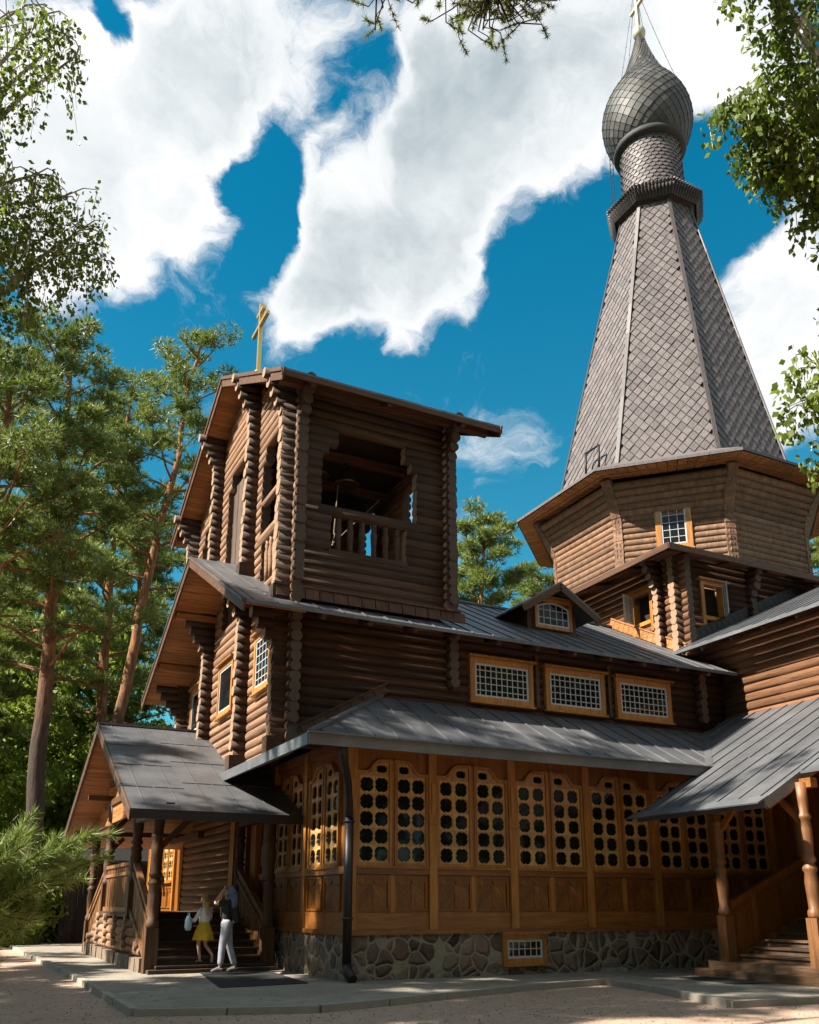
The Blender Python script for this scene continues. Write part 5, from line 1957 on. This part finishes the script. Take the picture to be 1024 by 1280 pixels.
def dress_third(t_, p):
    trousers(t_, p, M['black'], 0.95)
    top(t_, p, M['print'], 0.8, 'shirt')
    shoes(t_, p, M['black'])
    nd = {'f': ((0.03, 0, 1.655), .062), 'c': ((-0.03, 0, 1.63), .100), 'b': ((-0.06, 0, 1.54), .092), 'n': ((-0.08, 0, 1.45), .070)}
    mesh_child('hair', skin_mesh(nd, [('f', 'c'), ('c', 'b'), ('b', 'n')], 'c'), M['hair_dark'], t_)


person((4.98, 24.75, 1.19), R(-80), 0.80, P3, 'dark-haired person in a grey patterned shirt half hidden behind the boarded stair railing', dress_third)

# ------------------------------------------------------------------ trees
M['bark_pine'] = barkmat('pine_bark', (0.050, 0.034, 0.025), (0.27, 0.115, 0.042), (9, 17))
M['bark_birch'] = barkmat('birch_bark', (0.10, 0.085, 0.07), (0.52, 0.50, 0.46), (-1, 2))
M['bark_dark'] = barkmat('dark_bark', (0.06, 0.045, 0.032), (0.11, 0.085, 0.06), (2, 9))
M['needles'] = leafmat('pine_needles', (0.070, 0.112, 0.024), (0.225, 0.265, 0.060), 0.3)
M['needles_near'] = leafmat('bright_pine_needles', (0.085, 0.135, 0.030), (0.27, 0.33, 0.085), 0.3)
M['leaf_birch'] = leafmat('birch_leaf', (0.060, 0.110, 0.012), (0.190, 0.240, 0.035), 0.5)
M['leaf_broad'] = leafmat('broad_leaf', (0.090, 0.155, 0.018), (0.31, 0.36, 0.055), 0.5)
M['leaf_dark'] = leafmat('dark_leaf', (0.020, 0.042, 0.010), (0.060, 0.090, 0.020), 0.3)


def rvec(r_):
    while True:
        v = Vector((r_.uniform(-1, 1), r_.uniform(-1, 1), r_.uniform(-1, 1)))
        if 0.05 < v.length < 1:
            return v


def tuft(mb, c, d, ln, wd, n, r_, spread=0.85):
    """spray of needles round c pointing roughly along d"""
    for _ in range(n):
        v = (d + rvec(r_) * spread).normalized()
        s_ = v.cross(rvec(r_))
        if s_.length < 1e-3:
            continue
        s_.normalize()
        l_ = ln * r_.uniform(0.7, 1.15)
        b = len(mb.v)
        mb.v += [tuple(c - s_ * wd), tuple(c + s_ * wd), tuple(c + v * l_ + s_ * wd * 0.25)]
        mb.f.append((b, b + 1, b + 2))
        mb.m.append(0)
        mb.sm.append(False)


def leafquad(mb, c, size, r_, hang=0.3, asp=0.7):
    d = (rvec(r_) + Vector((0, 0, -hang))).normalized()
    s_ = d.cross(rvec(r_))
    if s_.length < 1e-3:
        s_ = d.cross(Vector((1, 0, 0)))
    s_.normalize()
    l_ = size * r_.uniform(0.7, 1.25)
    b = len(mb.v)
    w = l_ * asp * 0.5
    mb.v += [tuple(c), tuple(c + d * l_ * 0.45 + s_ * w), tuple(c + d * l_), tuple(c + d * l_ * 0.45 - s_ * w)]
    mb.f.append((b, b + 1, b + 2, b + 3))
    mb.m.append(0)
    mb.sm.append(False)


def pine(path, r0, crown0, spread, seed, label, nl=44, dens=1.0, group='tall pines round the church', needle=0.46, wd=0.030, name='pine_tree', top_flat=0.75, ndl=9):
    """path: list of trunk points from the ground up; crown0: fraction where living limbs start"""
    r_ = random.Random(seed)
    base = Vector(path[0])
    t_ = thing(name, tuple(base), label, 'tree', group)
    pts = [Vector(p) - base for p in path]
    # resample
    seg = []
    for a, b in zip(pts, pts[1:]):
        for k in range(4):
            seg.append(a.lerp(b, k / 4))
    seg.append(pts[-1])
    H = seg[-1].z
    for i in range(1, len(seg) - 1):
        seg[i] = seg[i] + Vector((r_.uniform(-.06, .06), r_.uniform(-.06, .06), 0)) * (H / 25)
    rad = [max(0.05, r0 * (1 - 0.80 * (p.z / H) ** 1.1)) for p in seg]
    rad[0] *= 1.25
    tb, cb = MB(), MB()
    tb.tube(seg, rad, 10)

    def at_h(f):
        z = f * H
        for a, b in zip(seg, seg[1:]):
            if b.z >= z:
                return a.lerp(b, (z - a.z) / max(1e-4, b.z - a.z))
        return seg[-1]
    for i in range(nl):
        f = crown0 + (1 - crown0) * (i + r_.random()) / nl
        p = at_h(min(f, 0.995))
        az = i * 2.4 + r_.uniform(-.5, .5)
        q = (f - crown0) / (1 - crown0)
        L = spread * (0.40 + 0.60 * math.sin(math.pi * min(1, q * 0.82 + 0.18))) * r_.uniform(0.55, 1.15)
        if q > 0.93:
            L *= top_flat
        up = r_.uniform(-0.05, 0.30) + q * 0.55
        dr = Vector((math.cos(az), math.sin(az), up)).normalized()
        lp = [p]
        for k in range(1, 5):
            lp.append(p + dr * L * k / 4 + Vector((r_.uniform(-.12, .12), r_.uniform(-.12, .12), r_.uniform(-.10, .10) + 0.05 * k)) * L * 0.35)
        lr = max(0.02, r0 * 0.26 * (1 - 0.5 * q))
        tb.tube(lp, [lr, lr * .8, lr * .6, lr * .4, lr * .2], 5, caps=False)
        dead = q < 0.12 and r_.random() < 0.5
        if dead:
            continue
        ncl = max(2, int(L * 1.75 * dens))
        for c_ in range(ncl):
            s_ = r_.uniform(0.42, 1.05)
            k = min(3, int(s_ * 4))
            c0 = lp[k].lerp(lp[k + 1], min(1, s_ * 4 - k)) if k < 4 else lp[4]
            cc_ = c0 + Vector((r_.gauss(0, .22) * L * .6, r_.gauss(0, .22) * L * .6, r_.gauss(0.10, .10) * L * .4))
            tb.tube([c0, cc_], [lr * .3, lr * .12], 4, caps=False)
            cr = r_.uniform(0.40, 0.80) * (0.7 + 0.06 * H / 10)
            for _ in range(int(20 * dens)):
                o_ = rvec(r_)
                pos = cc_ + Vector((o_.x * cr * 1.2, o_.y * cr * 1.2, o_.z * cr * 0.60))
                d = Vector((o_.x * .5, o_.y * .5, 0.45))
                tuft(cb, pos, d, needle, wd, ndl, r_)
    tb.build('trunk', M['bark_pine'], t_)
    cb.build('crown', M['needles'], t_)
    return t_


PA = [(3.35, 43, -0.1), (3.15, 43, 4.2), (2.94, 43, 9.6), (2.69, 43, 19.0), (2.52, 43, 25.8), (2.35, 43, 29.6)]
PB = [(7.3, 54, -0.1), (7.1, 54, 8), (6.99, 54, 12), (6.71, 54, 18.8), (6.60, 54, 28.0), (6.9, 54, 34.2)]
PC = [(5.9, 47, -0.1), (6.3, 47, 4.0), (6.73, 47, 8.6), (7.14, 47, 13.3), (7.89, 47, 19.7), (8.83, 47, 26.2), (9.24, 47, 31.0), (9.8, 47, 34.2)]
pine(PA, 0.46, 0.38, 5.2, 11, 'tall pine with upright trunk left of the porch roof, tallest on the left', 48, 1.0)
pine(PB, 0.42, 0.34, 5.0, 12, 'straight pine standing between the upright pine and the leaning pine', 48, 1.05)
pine(PC, 0.40, 0.52, 4.6, 13, 'leaning orange-barked pine slanting to the right behind the porch', 36, 0.9)
pine([(-0.6, 39, -0.1), (-0.4, 39, 8), (-0.2, 39, 16), (-0.1, 39, 25.0)], 0.42, 0.52, 4.4, 14, 'dense pine cut by the left edge of the picture', 44, 0.9)
tp = pine([(29.4, 48, -0.1), (29.5, 48, 12), (29.4, 48, 20), (29.9, 48, 27.2)], 0.40, 0.40, 3.6, 15, 'rounded pine seen in the gap between belfry and tent tower', 44, 1.3)
for (x, y, s_, rz, lab) in ((44.6, 62, 1.12, 1.9, 'pine top just left of the octagon eave above the dormer'), (-3.5, 62, 0.95, 0.7, 'far pine at the left edge behind the dense pine'), (10.5, 66, 1.15, 2.6, 'far pine behind the leaning pine, beside the belfry roof'),
                            (3.2, 68, 1.2, 4.0, 'far pine glimpsed between the two upright trunks'), (15.5, 58, 0.62, 5.0, 'low pine showing under the belfry gable'), (92, 71, 1.85, 3.3, 'distant pine at the right edge beside the octagon'), (8.2, 60, 0.7, 3.7, 'short pine behind the leaning trunk'), (0.2, 52, 0.85, 5.6, 'pine of middle height behind the left upright trunk')):
    c = copy_tree(tp)
    c.location = (x, y, -0.1)
    c.rotation_euler = (0, 0, rz)
    c.scale = (s_,) * 3
    c['label'] = lab


def broad_tree(loc, H, rad_, seed, label, mat='leaf_broad', leaf=0.30, n=9000, trunk_r=0.2, group=None, name='broadleaf_tree', bark='bark_dark', crown0=0.25, cat='tree'):
    r_ = random.Random(seed)
    t_ = thing(name, loc, label, cat, group)
    tb, cb = MB(), MB()
    tp_ = [Vector((0, 0, -0.2))]
    for k in range(1, 7):
        tp_.append(Vector((r_.uniform(-.2, .2), r_.uniform(-.2, .2), H * 0.9 * k / 6)))
    tb.tube(tp_, [trunk_r * (1.15 - 0.16 * k) for k in range(7)], 8)
    cl = []
    for i in range(34):
        z = H * (crown0 + (1 - crown0) * r_.random())
        f = (z / H - crown0) / (1 - crown0)
        w = rad_ * (0.35 + 0.75 * math.sin(math.pi * min(0.97, f * .85 + .12)))
        a = r_.uniform(0, 6.283)
        d = w * math.sqrt(r_.random())
        c = Vector((d * math.cos(a), d * math.sin(a), z))
        cl.append((c, rad_ * r_.uniform(0.20, 0.42)))
        k = min(5, int(z / H * 6 * 0.8))
        tb.tube([tp_[k], tp_[k].lerp(c, 0.6) + Vector((0, 0, .2)), c], [trunk_r * .35, trunk_r * .2, trunk_r * .08], 5, caps=False)
    for i in range(n):
        c, cr = cl[r_.randrange(len(cl))]
        o_ = rvec(r_)
        o_ = o_.normalized() * (0.55 + 0.5 * r_.random() ** 0.5)
        leafquad(cb, c + Vector((o_.x * cr, o_.y * cr, o_.z * cr * 0.8)), leaf, r_)
    tb.build('trunk', M[bark], t_)
    cb.build('crown', M[mat], t_)
    return t_


b1 = broad_tree((-1.6, 50, -0.1), 13, 4.2, 21, 'bright green broadleaf tree low behind the first pine trunk', n=12000, group='broadleaf trees behind the porch')
b2 = broad_tree((-3.2, 60, -0.1), 11, 4.0, 22, 'dark-leaved broadleaf tree at the left edge of the wood', 'leaf_dark', n=9000, group='broadleaf trees behind the porch')
for (src, x, y, s_, rz, lab) in ((b1, 5.2, 60, 1.0, 1.0, 'bright broadleaf tree just over the porch ridge'), (b1, 10.5, 55, 0.95, 2.0, 'bright broadleaf tree under the belfry gable'), (b2, -2.5, 46, 0.75, 3.0, 'low dark broadleaf tree at the left edge'), (b1, 1.5, 56, 1.05, 2.8, 'bright broadleaf tree between the upright pine and the porch gable'), (b2, 14.5, 64, 1.25, 4.2, 'dark broadleaf tree behind the front gable'),
                                 (b1, 4.5, 62, 1.6, 0.3, 'tall bright broadleaf tree filling the gap between the pine trunks'), (b1, 34, 58, 1.5, 0.4, 'bright broadleaf tree low in the gap by the belfry'), (b1, 53, 66, 1.9, 5.1, 'bright broadleaf tree behind the dormer'), (b2, 0.5, 66, 1.5, 2.2, 'dark broadleaf tree deep in the wood'), (b2, 8, 74, 1.7, 0.9, 'dark broadleaf tree far behind the leaning pine'), (b1, 97, 76, 2.3, 1.2, 'bright broadleaf tree at the right edge by the octagon')):
    c = copy_tree(src)
    c.location = (x, y, -0.1)
    c.rotation_euler = (0, 0, rz)
    c.scale = (s_,) * 3
    c['label'] = lab
s1 = broad_tree((1.2, 41.5, -0.1), 3.4, 1.8, 31, 'leafy green shrub at the edge of the yard nearest the left edge', n=5200, leaf=0.20, trunk_r=0.05, group='shrubs along the edge of the yard', name='shrub', cat='shrub', crown0=0.05)
for (x, y, s_, rz, lab) in ((3.0, 45, 1.1, 1.0, 'shrub growing under the upright pine trunk'), (-0.8, 44, 1.25, 2.0, 'bigger shrub behind the nearest one at the left'), (2.0, 48, 1.3, 3.0, 'tall shrub left of the dark shed'), (4.2, 52, 1.2, 4.0, 'shrub beside the dark shed'), (9.6, 50, 1.3, 5.0, 'shrub seen through the porch'),
                            (-2.2, 49, 1.6, 0.5, 'broad shrub at the far left of the yard'), (3.0, 40.6, 0.38, 2.4, 'small low shrub before the shed'), (1.9, 41.4, 0.42, 4.4, 'small low shrub on the yard edge')):
    c = copy_tree(s1)
    c.location = (x, y, -0.1)
    c.rotation_euler = (0, 0, rz)
    c.scale = (s_,) * 3
    c['label'] = lab


def far_wood():
    """the wood closing the view at ground level: one mass of leaf clumps"""
    r_ = random.Random(77)
    cb = MB()
    for i in range(150):
        a = R(r_.uniform(-6, 62))
        d = r_.uniform(84, 112)
        x, y = d * math.sin(a), d * math.cos(a)
        h = r_.uniform(5, 15)
        for _ in range(170):
            o_ = rvec(r_)
            leafquad(cb, Vector((x + o_.x * 3.6, y + o_.y * 3.6, max(0, h * 0.5 + o_.z * h * 0.6))), 0.95, r_)
    for i in range(190):
        a = R(r_.uniform(62, 354))
        d = r_.uniform(44, 75)
        x, y = d * math.sin(a), d * math.cos(a)
        h = r_.uniform(4, 12)
        for _ in range(130):
            o_ = rvec(r_)
            leafquad(cb, Vector((x + o_.x * 3.4, y + o_.y * 3.4, max(0, h * 0.5 + o_.z * h * 0.6))), 1.0, r_)
    tag(cb.build('far_wood', M['leaf_dark']), 'dark mass of woodland all round beyond the yard', 'wood', None, 'stuff')


far_wood()

def litter():
    """pine needles, small stones and dry leaves strewn over gravel and asphalt"""
    r_ = random.Random(88)
    for nm, lab, mat_, n_, k in (('fallen_needles', 'dry brown pine needles and leaf bits strewn over yard and asphalt', M['litter'], 3000, 0), ('pebbles', 'small pebbles scattered over the gravel yard', M['pebble'], 3600, 1)):
        mb = MB()
        for _ in range(n_):
            a = R(r_.uniform(-2, 56))
            d = 9.5 + 26 * r_.random() ** 1.6
            x, y = d * math.sin(a), d * math.cos(a)
            onpave = x > 2.9 and (y > 15.2 or (x > 12.2 and y > 11.9)) and not (5.0 < x < 12.9 and y < 15.6)
            if k and onpave:
                continue
            if x > 7.6 and y > 18.3 or (x > 4.3 and y > 22):
                continue
            z = 0.004 if onpave else -0.096
            if k == 0:
                L, w, t_ = r_.uniform(.04, .12), r_.uniform(.004, .012), r_.uniform(0, 6.28)
                u = Vector((math.cos(t_), math.sin(t_), 0))
                v = Vector((-u.y, u.x, 0))
                p = Vector((x, y, z))
                mb.add([p - u * L / 2 - v * w, p + u * L / 2 - v * w + Vector((0, 0, .012)), p + u * L / 2 + v * w + Vector((0, 0, .014)), p - u * L / 2 + v * w], [(0, 1, 2, 3)])
            else:
                s_ = r_.uniform(.006, .018)
                mb.lathe((x, y), [(s_ * .7, z), (s_, z + s_ * .45), (s_ * .6, z + s_ * .9)], 5, r_.uniform(0, 1))
        tag(mb.build(nm, mat_), lab, 'litter' if k == 0 else 'pebbles', None, 'stuff')


M['litter'] = shingle('dry_litter', (0.30, 0.18, 0.09), (0.14, 0.08, 0.04))
M['pebble'] = shingle('pebble', (0.36, 0.29, 0.24), (0.17, 0.125, 0.10))
litter()

# trees beside and behind the viewer: their branches hang into the picture and their crowns dapple the yard
def birch(loc, H, limbs, seed, label, leaf=0.075, per=260, trunk_r=0.22, drop=1.1, sparse=26):
    """limbs: list of (end point in world, cloud radius, leaves) ; each hangs a curtain of twigs"""
    r_ = random.Random(seed)
    base = Vector(loc)
    t_ = thing('birch_tree', loc, label, 'tree', 'birches at the edge of the yard')
    tb, cb = MB(), MB()
    tp_ = [Vector((r_.uniform(-.12, .12) * k, r_.uniform(-.12, .12) * k, H * k / 8 - 0.2)) for k in range(9)]
    tb.tube(tp_, [trunk_r * (1.1 - 0.12 * k) for k in range(9)], 9)
    for (e, cr, n) in limbs:
        e = Vector(e) - base
        k = max(1, min(7, int((e.z + r_.uniform(-1.5, 0.5) - 0.8) / H * 8)))
        s0 = tp_[k]
        md = s0.lerp(e, 0.55) + Vector((0, 0, 0.7))
        tb.tube([s0, s0.lerp(md, .5) + Vector((0, 0, .15)), md, md.lerp(e, .5) + Vector((0, 0, .1)), e], [.075, .058, .042, .026, .010], 6, caps=False)
        nt = max(5, n // sparse)
        for _ in range(nt):
            f = r_.uniform(0.0, 1.0)
            a = md.lerp(e, f) if r_.random() < .6 else e
            o_ = rvec(r_)
            st = a + Vector((o_.x * cr, o_.y * cr, o_.z * cr * 0.6))
            tb.tube([a, a.lerp(st, .6) + Vector((0, 0, .06)), st], [.011, .008, .005], 4, caps=False)
            ln = drop * r_.uniform(0.35, 1.2)
            q = st
            m_ = 34
            sw = Vector((r_.uniform(-.25, .25), r_.uniform(-.25, .25), 0))
            endp = st + Vector((0, 0, -ln)) + sw * ln
            tb.tube([st, endp], [.005, .002], 3, caps=False)
            for i in range(m_):
                s_ = r_.random()
                pos = st.lerp(endp, s_) + rvec(r_) * 0.13
                leafquad(cb, pos, leaf, r_, 0.8, 0.72)
    tb.build('trunk', M['bark_birch'], t_)
    cb.build('crown', M['leaf_birch'], t_)
    return t_


def dirpt(px_az, el, dist):
    a, e = R(px_az), R(el)
    return (dist * math.sin(a) * math.cos(e), dist * math.cos(a) * math.cos(e), 1.6 + dist * math.sin(e))


rb = [(dirpt(a, e, 11.5), r_, n_) for (a, e, r_, n_) in ((51.2, 44.2, .26, 330), (52.3, 44.9, .36, 520), (53.6, 45.2, .45, 620), (52.2, 42.8, .32, 420), (53.4, 42.4, .42, 560), (54.7, 43.4, .5, 680), (54.6, 41.6, .42, 520), (53.2, 41.2, .3, 320),
                                                    (55.6, 40.4, .4, 420), (56.6, 42.6, .65, 700), (54.2, 49.2, .36, 420), (55.2, 50.8, .5, 560), (53.2, 51.4, .3, 300), (56.6, 47.2, .55, 560), (57.6, 50, .85, 600), (60, 40, 1.1, 500), (63, 46, 1.3, 600), (66, 36, 1.3, 500))]
rb += [(dirpt(a, e, 9.6), r_, n_) for (a, e, r_, n_) in ((53.7, 28.2, .24, 260), (54.4, 30.4, .30, 340), (53.9, 26.2, .24, 280), (55.4, 28.4, .5, 520), (54.9, 25.2, .32, 320), (55.6, 32.4, .3, 240))]
birch((10.0, 5.2, -0.1), 15.5, rb, 41, 'birch whose leafy branches hang in from the right beside the spire', 0.080, drop=0.36, sparse=30)
lb = [(dirpt(a, e, 11.7), r_, n_) for (a, e, r_, n_) in ((-2.6, 47.8, .30, 300), (-1.2, 47.8, .30, 320), (0.3, 47.3, .28, 300), (1.2, 46.6, .16, 110), (-0.4, 40.6, .36, 360), (1.4, 39.9, .42, 460), (2.9, 38.6, .36, 400), (-2.4, 39.2, .45, 420), (-0.2, 37.8, .46, 520), (1.9, 37.2, .38, 400), (3.5, 37.4, .26, 260),
                                                    (-5, 46, .9, 520), (-5, 39.5, .9, 560), (-8, 44, 1.2, 560), (-10, 38, 1.2, 500), (-13, 47, 1.3, 500))]
birch((-1.9, 11.2, -0.1), 15.0, lb, 42, 'birch whose drooping branches hang in from the left over the sky', 0.062, drop=0.85, sparse=24)

# pine overhead: sparse twigs at the top edge of the picture
def overhead_pine():
    r_ = random.Random(55)
    loc = (-2.2, 2.4, -0.1)
    base = Vector(loc)
    t_ = thing('pine_tree', loc, 'pine whose dark sparse twigs hang in at the top edge of the picture', 'tree', 'tall pines round the church')
    tb, cb = MB(), MB()
    tp_ = [Vector((0, 0, -.2)), Vector((.1, 0, 6)), Vector((.0, .2, 12)), Vector((.2, .3, 19))]
    tb.tube(tp_, [.34, .28, .22, .10], 10)

    def limb(target, thick=.07):
        e = Vector(target) - base
        s0 = Vector((.05, .1, e.z - 1.2))
        md = s0.lerp(e, .5) + Vector((0, 0, .8))
        tb.tube([s0, s0.lerp(md, .5) + Vector((0, 0, .2)), md, md.lerp(e, .55) + Vector((0, 0, .15)), e], [thick, thick * .8, thick * .6, thick * .4, thick * .2], 6, caps=False)
        return md, e

    def spray(c, n, rad_, tl, hang):
        for _ in range(n):
            o_ = rvec(r_) * rad_
            c1 = c + rvec(r_) * rad_ * .75
            p = c1 + o_ * .6 + Vector((0, 0, -hang * r_.random()))
            mid_ = c1.lerp(p, .5) + rvec(r_) * .10
            tb.tube([c, c1.lerp(c, .3), c1, mid_, p], [.008, .007, .006, .005, .003], 4, caps=False)
            for s_ in (0.25, .5, .75, 1.0):
                q = mid_.lerp(p, s_)
                tuft(cb, q, (p - mid_).normalized() * .5, tl, .0036, 22, r_, 1.0)
    md, e = limb(dirpt(24.0, 52.6, 9.0))
    spray(e, 14, .50, .055, .35)
    md, e = limb(dirpt(27.0, 53.2, 9.2), .05)
    spray(e, 9, .45, .035, .35)
    md, e = limb(dirpt(33.5, 52.6, 9.0))
    spray(e, 95, .55, .055, .10)
    md, e = limb(dirpt(36.0, 53.2, 9.2))
    spray(e, 70, .48, .055, .05)
    for k in range(26):
        a = r_.uniform(0, 6.28)
        z = r_.uniform(10.5, 19)
        L = r_.uniform(1.5, 3.6)
        c = Vector((L * math.cos(a), L * math.sin(a), z))
        tb.tube([Vector((.1, .2, z - .6)), c], [.06, .02], 5, caps=False)
        for _ in range(16):
            o_ = rvec(r_)
            tuft(cb, c + Vector((o_.x * .9, o_.y * .9, o_.z * .4)), Vector((0, 0, .4)), .30, .02, 9, r_)
    tb.build('trunk', M['bark_pine'], t_)
    cb.build('crown', M['needles'], t_)


overhead_pine()


def sapling():
    """young pine whose long-needled twigs reach in from the lower left"""
    r_ = random.Random(66)
    loc = (-0.55, 9.6, -0.1)
    base = Vector(loc)
    t_ = thing('young_pine', loc, 'young pine with bright long-needled twigs reaching in at the lower left', 'tree')
    tb, cb = MB(), MB()
    tb.tube([Vector((0, 0, -.1)), Vector((.03, .02, 1.2)), Vector((0, .05, 2.3)), Vector((.04, 0, 3.2))], [.07, .055, .035, .01], 8)
    tw = [((0.98, 8.9, 2.32), 1.55), ((1.28, 9.0, 2.22), 1.5), ((0.75, 9.1, 2.10), 1.4), ((0.55, 8.7, 2.28), 1.5), ((0.5, 9.0, 1.85), 1.2), ((0.25, 9.2, 2.05), 1.5), ((0.35, 8.8, 1.6), 1.1), ((0.12, 9.0, 1.75), 1.2), ((0.05, 8.8, 2.15), 1.5), ((0.3, 9.5, 1.35), 1.0), ((-0.1, 9.2, 1.4), 1.0), ((0.85, 9.3, 1.95), 1.4), ((-0.6, 9.0, 2.4), 1.7), ((-1.2, 9.7, 2.2), 1.6), ((-0.9, 10.3, 1.9), 1.4), ((-0.3, 9.3, 2.7), 2.0), ((0.62, 9.2, 2.42), 1.8), ((0.2, 8.9, 2.45), 1.8), ((0.42, 9.3, 2.2), 1.6), ((0.6, 9.2, 1.72), 1.2), ((0.15, 9.4, 1.55), 1.0), ((0.45, 9.0, 1.45), 0.9), ((0.22, 8.7, 1.85), 1.3), ((0.05, 9.5, 2.3), 1.7), ((-0.2, 8.8, 1.75), 1.2), ((0.7, 8.9, 2.0), 1.4), ((1.12, 8.95, 2.42), 1.65), ((0.9, 9.0, 2.14), 1.5)]
    for (e, z0) in tw:
        e = Vector(e) - base - Vector((0, 0, 0.20))
        z0 -= 0.15
        s0 = Vector((0, 0, z0))
        md = s0.lerp(e, .5) + Vector((0, 0, -.05))
        tb.tube([s0, md, e], [.022, .015, .008], 6, caps=False)
        for k in range(30):
            f = 0.30 + 0.70 * k / 29
            p = s0.lerp(md, f * 2) if f < .5 else md.lerp(e, f * 2 - 1)
            d = (e - s0).normalized()
            tuft(cb, p, d * (0.55 + 0.5 * f), .17, .0050, 22, r_, 1.0)
        for s_ in range(3):
            o_ = rvec(r_) * .30
            a = md.lerp(e, .2 + .25 * s_)
            b = a + (e - s0).normalized() * .28 + o_
            tb.tube([a, b], [.009, .005], 4, caps=False)
            for k in range(9):
                tuft(cb, a.lerp(b, k / 8), (b - a).normalized() * .7, .15, .0050, 20, r_, 1.0)
    tb.build('trunk', M['bark_dark'], t_)
    cb.build('crown', M['needles_near'], t_)


sapling()

# shade trees west of the yard
def shade_pine(loc, H, s_, seed):
    x, y = loc
    return pine([(x, y, -0.1), (x + .2, y, H * .3), (x + .1, y + .2, H * .65), (x + .3, y, H)], 0.40 * s_, 0.42, 4.2 * s_, seed, 'x', 34, 0.9, needle=0.5, wd=0.045, ndl=8)


sp = shade_pine((-10.0, 18.2), 27.5, 1.0, 91)
sp['label'] = 'tall pine west of the yard casting broken shade on the long gallery roof'
for (x, y, s_, rz, lab) in ((-12.5, 14.6, 0.92, 1.2, 'pine west of the yard, second from the gallery'), (-19, 4.0, 0.95, 2.5, 'pine deep in the west wood, nearest the south'), (-14.5, 20.5, 0.84, 4.0, 'pine set back in the west wood'), (-12.0, 26.5, 0.70, 5.2, 'short pine west of the porch'), 
                            (-22.0, 19.5, 1.0, 3.1, 'tall pine deep in the west wood'), (-12.5, 27.0, 0.80, 2.2, 'pine west of the porch roof'), (-9.5, 15.2, 0.60, 4.6, 'young pine west of the asphalt edge'), (-15, 33.0, 0.66, 1.1, 'pine west of the far porch steps'), (-18, 16.5, 1.05, 0.2, 'tallest pine deep in the west wood')):
    c = copy_tree(sp)
    c.location = (x, y, -0.1)
    c.rotation_euler = (0, 0, rz)
    c.scale = (s_,) * 3
    c['label'] = lab
sbt = broad_tree((-7.5, 14.0, -0.1), 11.5, 3.6, 93, 'leafy broadleaf tree west of the asphalt apron', n=6500, leaf=0.34, group='broadleaf trees west of the yard')
for (x, y, s_, rz, lab) in ((-10.5, 22.5, 1.0, 1.6, 'leafy broadleaf tree west of the porch roof'), (-15.0, 6.6, 1.0, 3.0, 'leafy broadleaf tree at the south-west of the yard'), (-11.5, 17.5, 1.05, 4.4, 'leafy broadleaf tree beside the tall west pine')):
    c = copy_tree(sbt)
    c.location = (x, y, -0.1)
    c.rotation_euler = (0, 0, rz)
    c.scale = (s_,) * 3
    c['label'] = lab

# the wood behind the viewer, mirrored in the panes
NUM = 'one two three four five six seven eight nine ten eleven twelve thirteen fourteen fifteen sixteen seventeen eighteen nineteen twenty'.split()
for i, (x, y, s_, kind) in enumerate([(-16, -10, 1.5, 0), (-9, -13, 1.7, 0), (-3, -10, 1.5, 0), (3, -11.5, 1.7, 0), (9, -10, 1.6, 0), (15, -12, 1.7, 0), (21, -9.5, 1.6, 0), (27, -12, 1.8, 0), (33, -8, 1.7, 0), (39, -12, 1.8, 0), (37, 1, 1.6, 0), (-18, 0, 1.4, 1), (24, -20, 2.2, 1), (2, -22, 2.2, 1), (12, -22, 2.1, 1), (6, -17, 2.2, 0), (18, -17, 2.2, 0), (30, -18, 2.2, 0), (43, -4, 1.7, 0)]):
    c = copy_tree(sbt if kind == 0 else sp)
    c.location = (x, y, -0.1)
    c.rotation_euler = (0, 0, i * 1.7)
    k_ = s_ if kind == 0 else s_ * 0.55
    c.scale = (k_,) * 3
    c['label'] = ('leafy broadleaf tree' if kind == 0 else 'pine') + ' in the wood behind the viewer, number %s from the west' % NUM[i]
    c['group'] = 'trees behind the viewer'

# ------------------------------------------------------------------ dark shed behind the porch
shed = thing('shed', (7.0, 46, 0), 'dark boarded shed with a low roof behind the porch', 'shed')
so_ = (7.0, 46, 0)
mb = MB()
x = 4.6
while x < 10.4:
    mb.box((x, 43.6 + rnd.uniform(0, .02), -0.1), (x + 0.19, 43.7, 3.3))
    x += 0.2
mb.box((4.62, 43.72, -0.1), (10.4, 47.5, 3.2))
M['shedwood'] = wood('old_grey_board', (0.055, 0.042, 0.034), (0.02, 0.015, 0.012), 'z', grey=0.3)
mb.build('wall', M['shedwood'], shed, so_)
mb = MB()
mb.prism([(4.2, 43.0, 3.35), (10.8, 43.0, 3.35), (10.8, 45.6, 4.1), (4.2, 45.6, 4.1)], (0, 0, 0.1))
mb.prism([(4.2, 45.6, 4.1), (10.8, 45.6, 4.1), (10.8, 48.0, 3.35), (4.2, 48.0, 3.35)], (0, 0, 0.1))
mb.build('roof', M['pipe'], shed, so_)
mb = MB()
mb.box((5.3, 43.52, -0.1), (6.2, 43.58, 2.6))
mb.build('door', M['dark'], shed, so_)
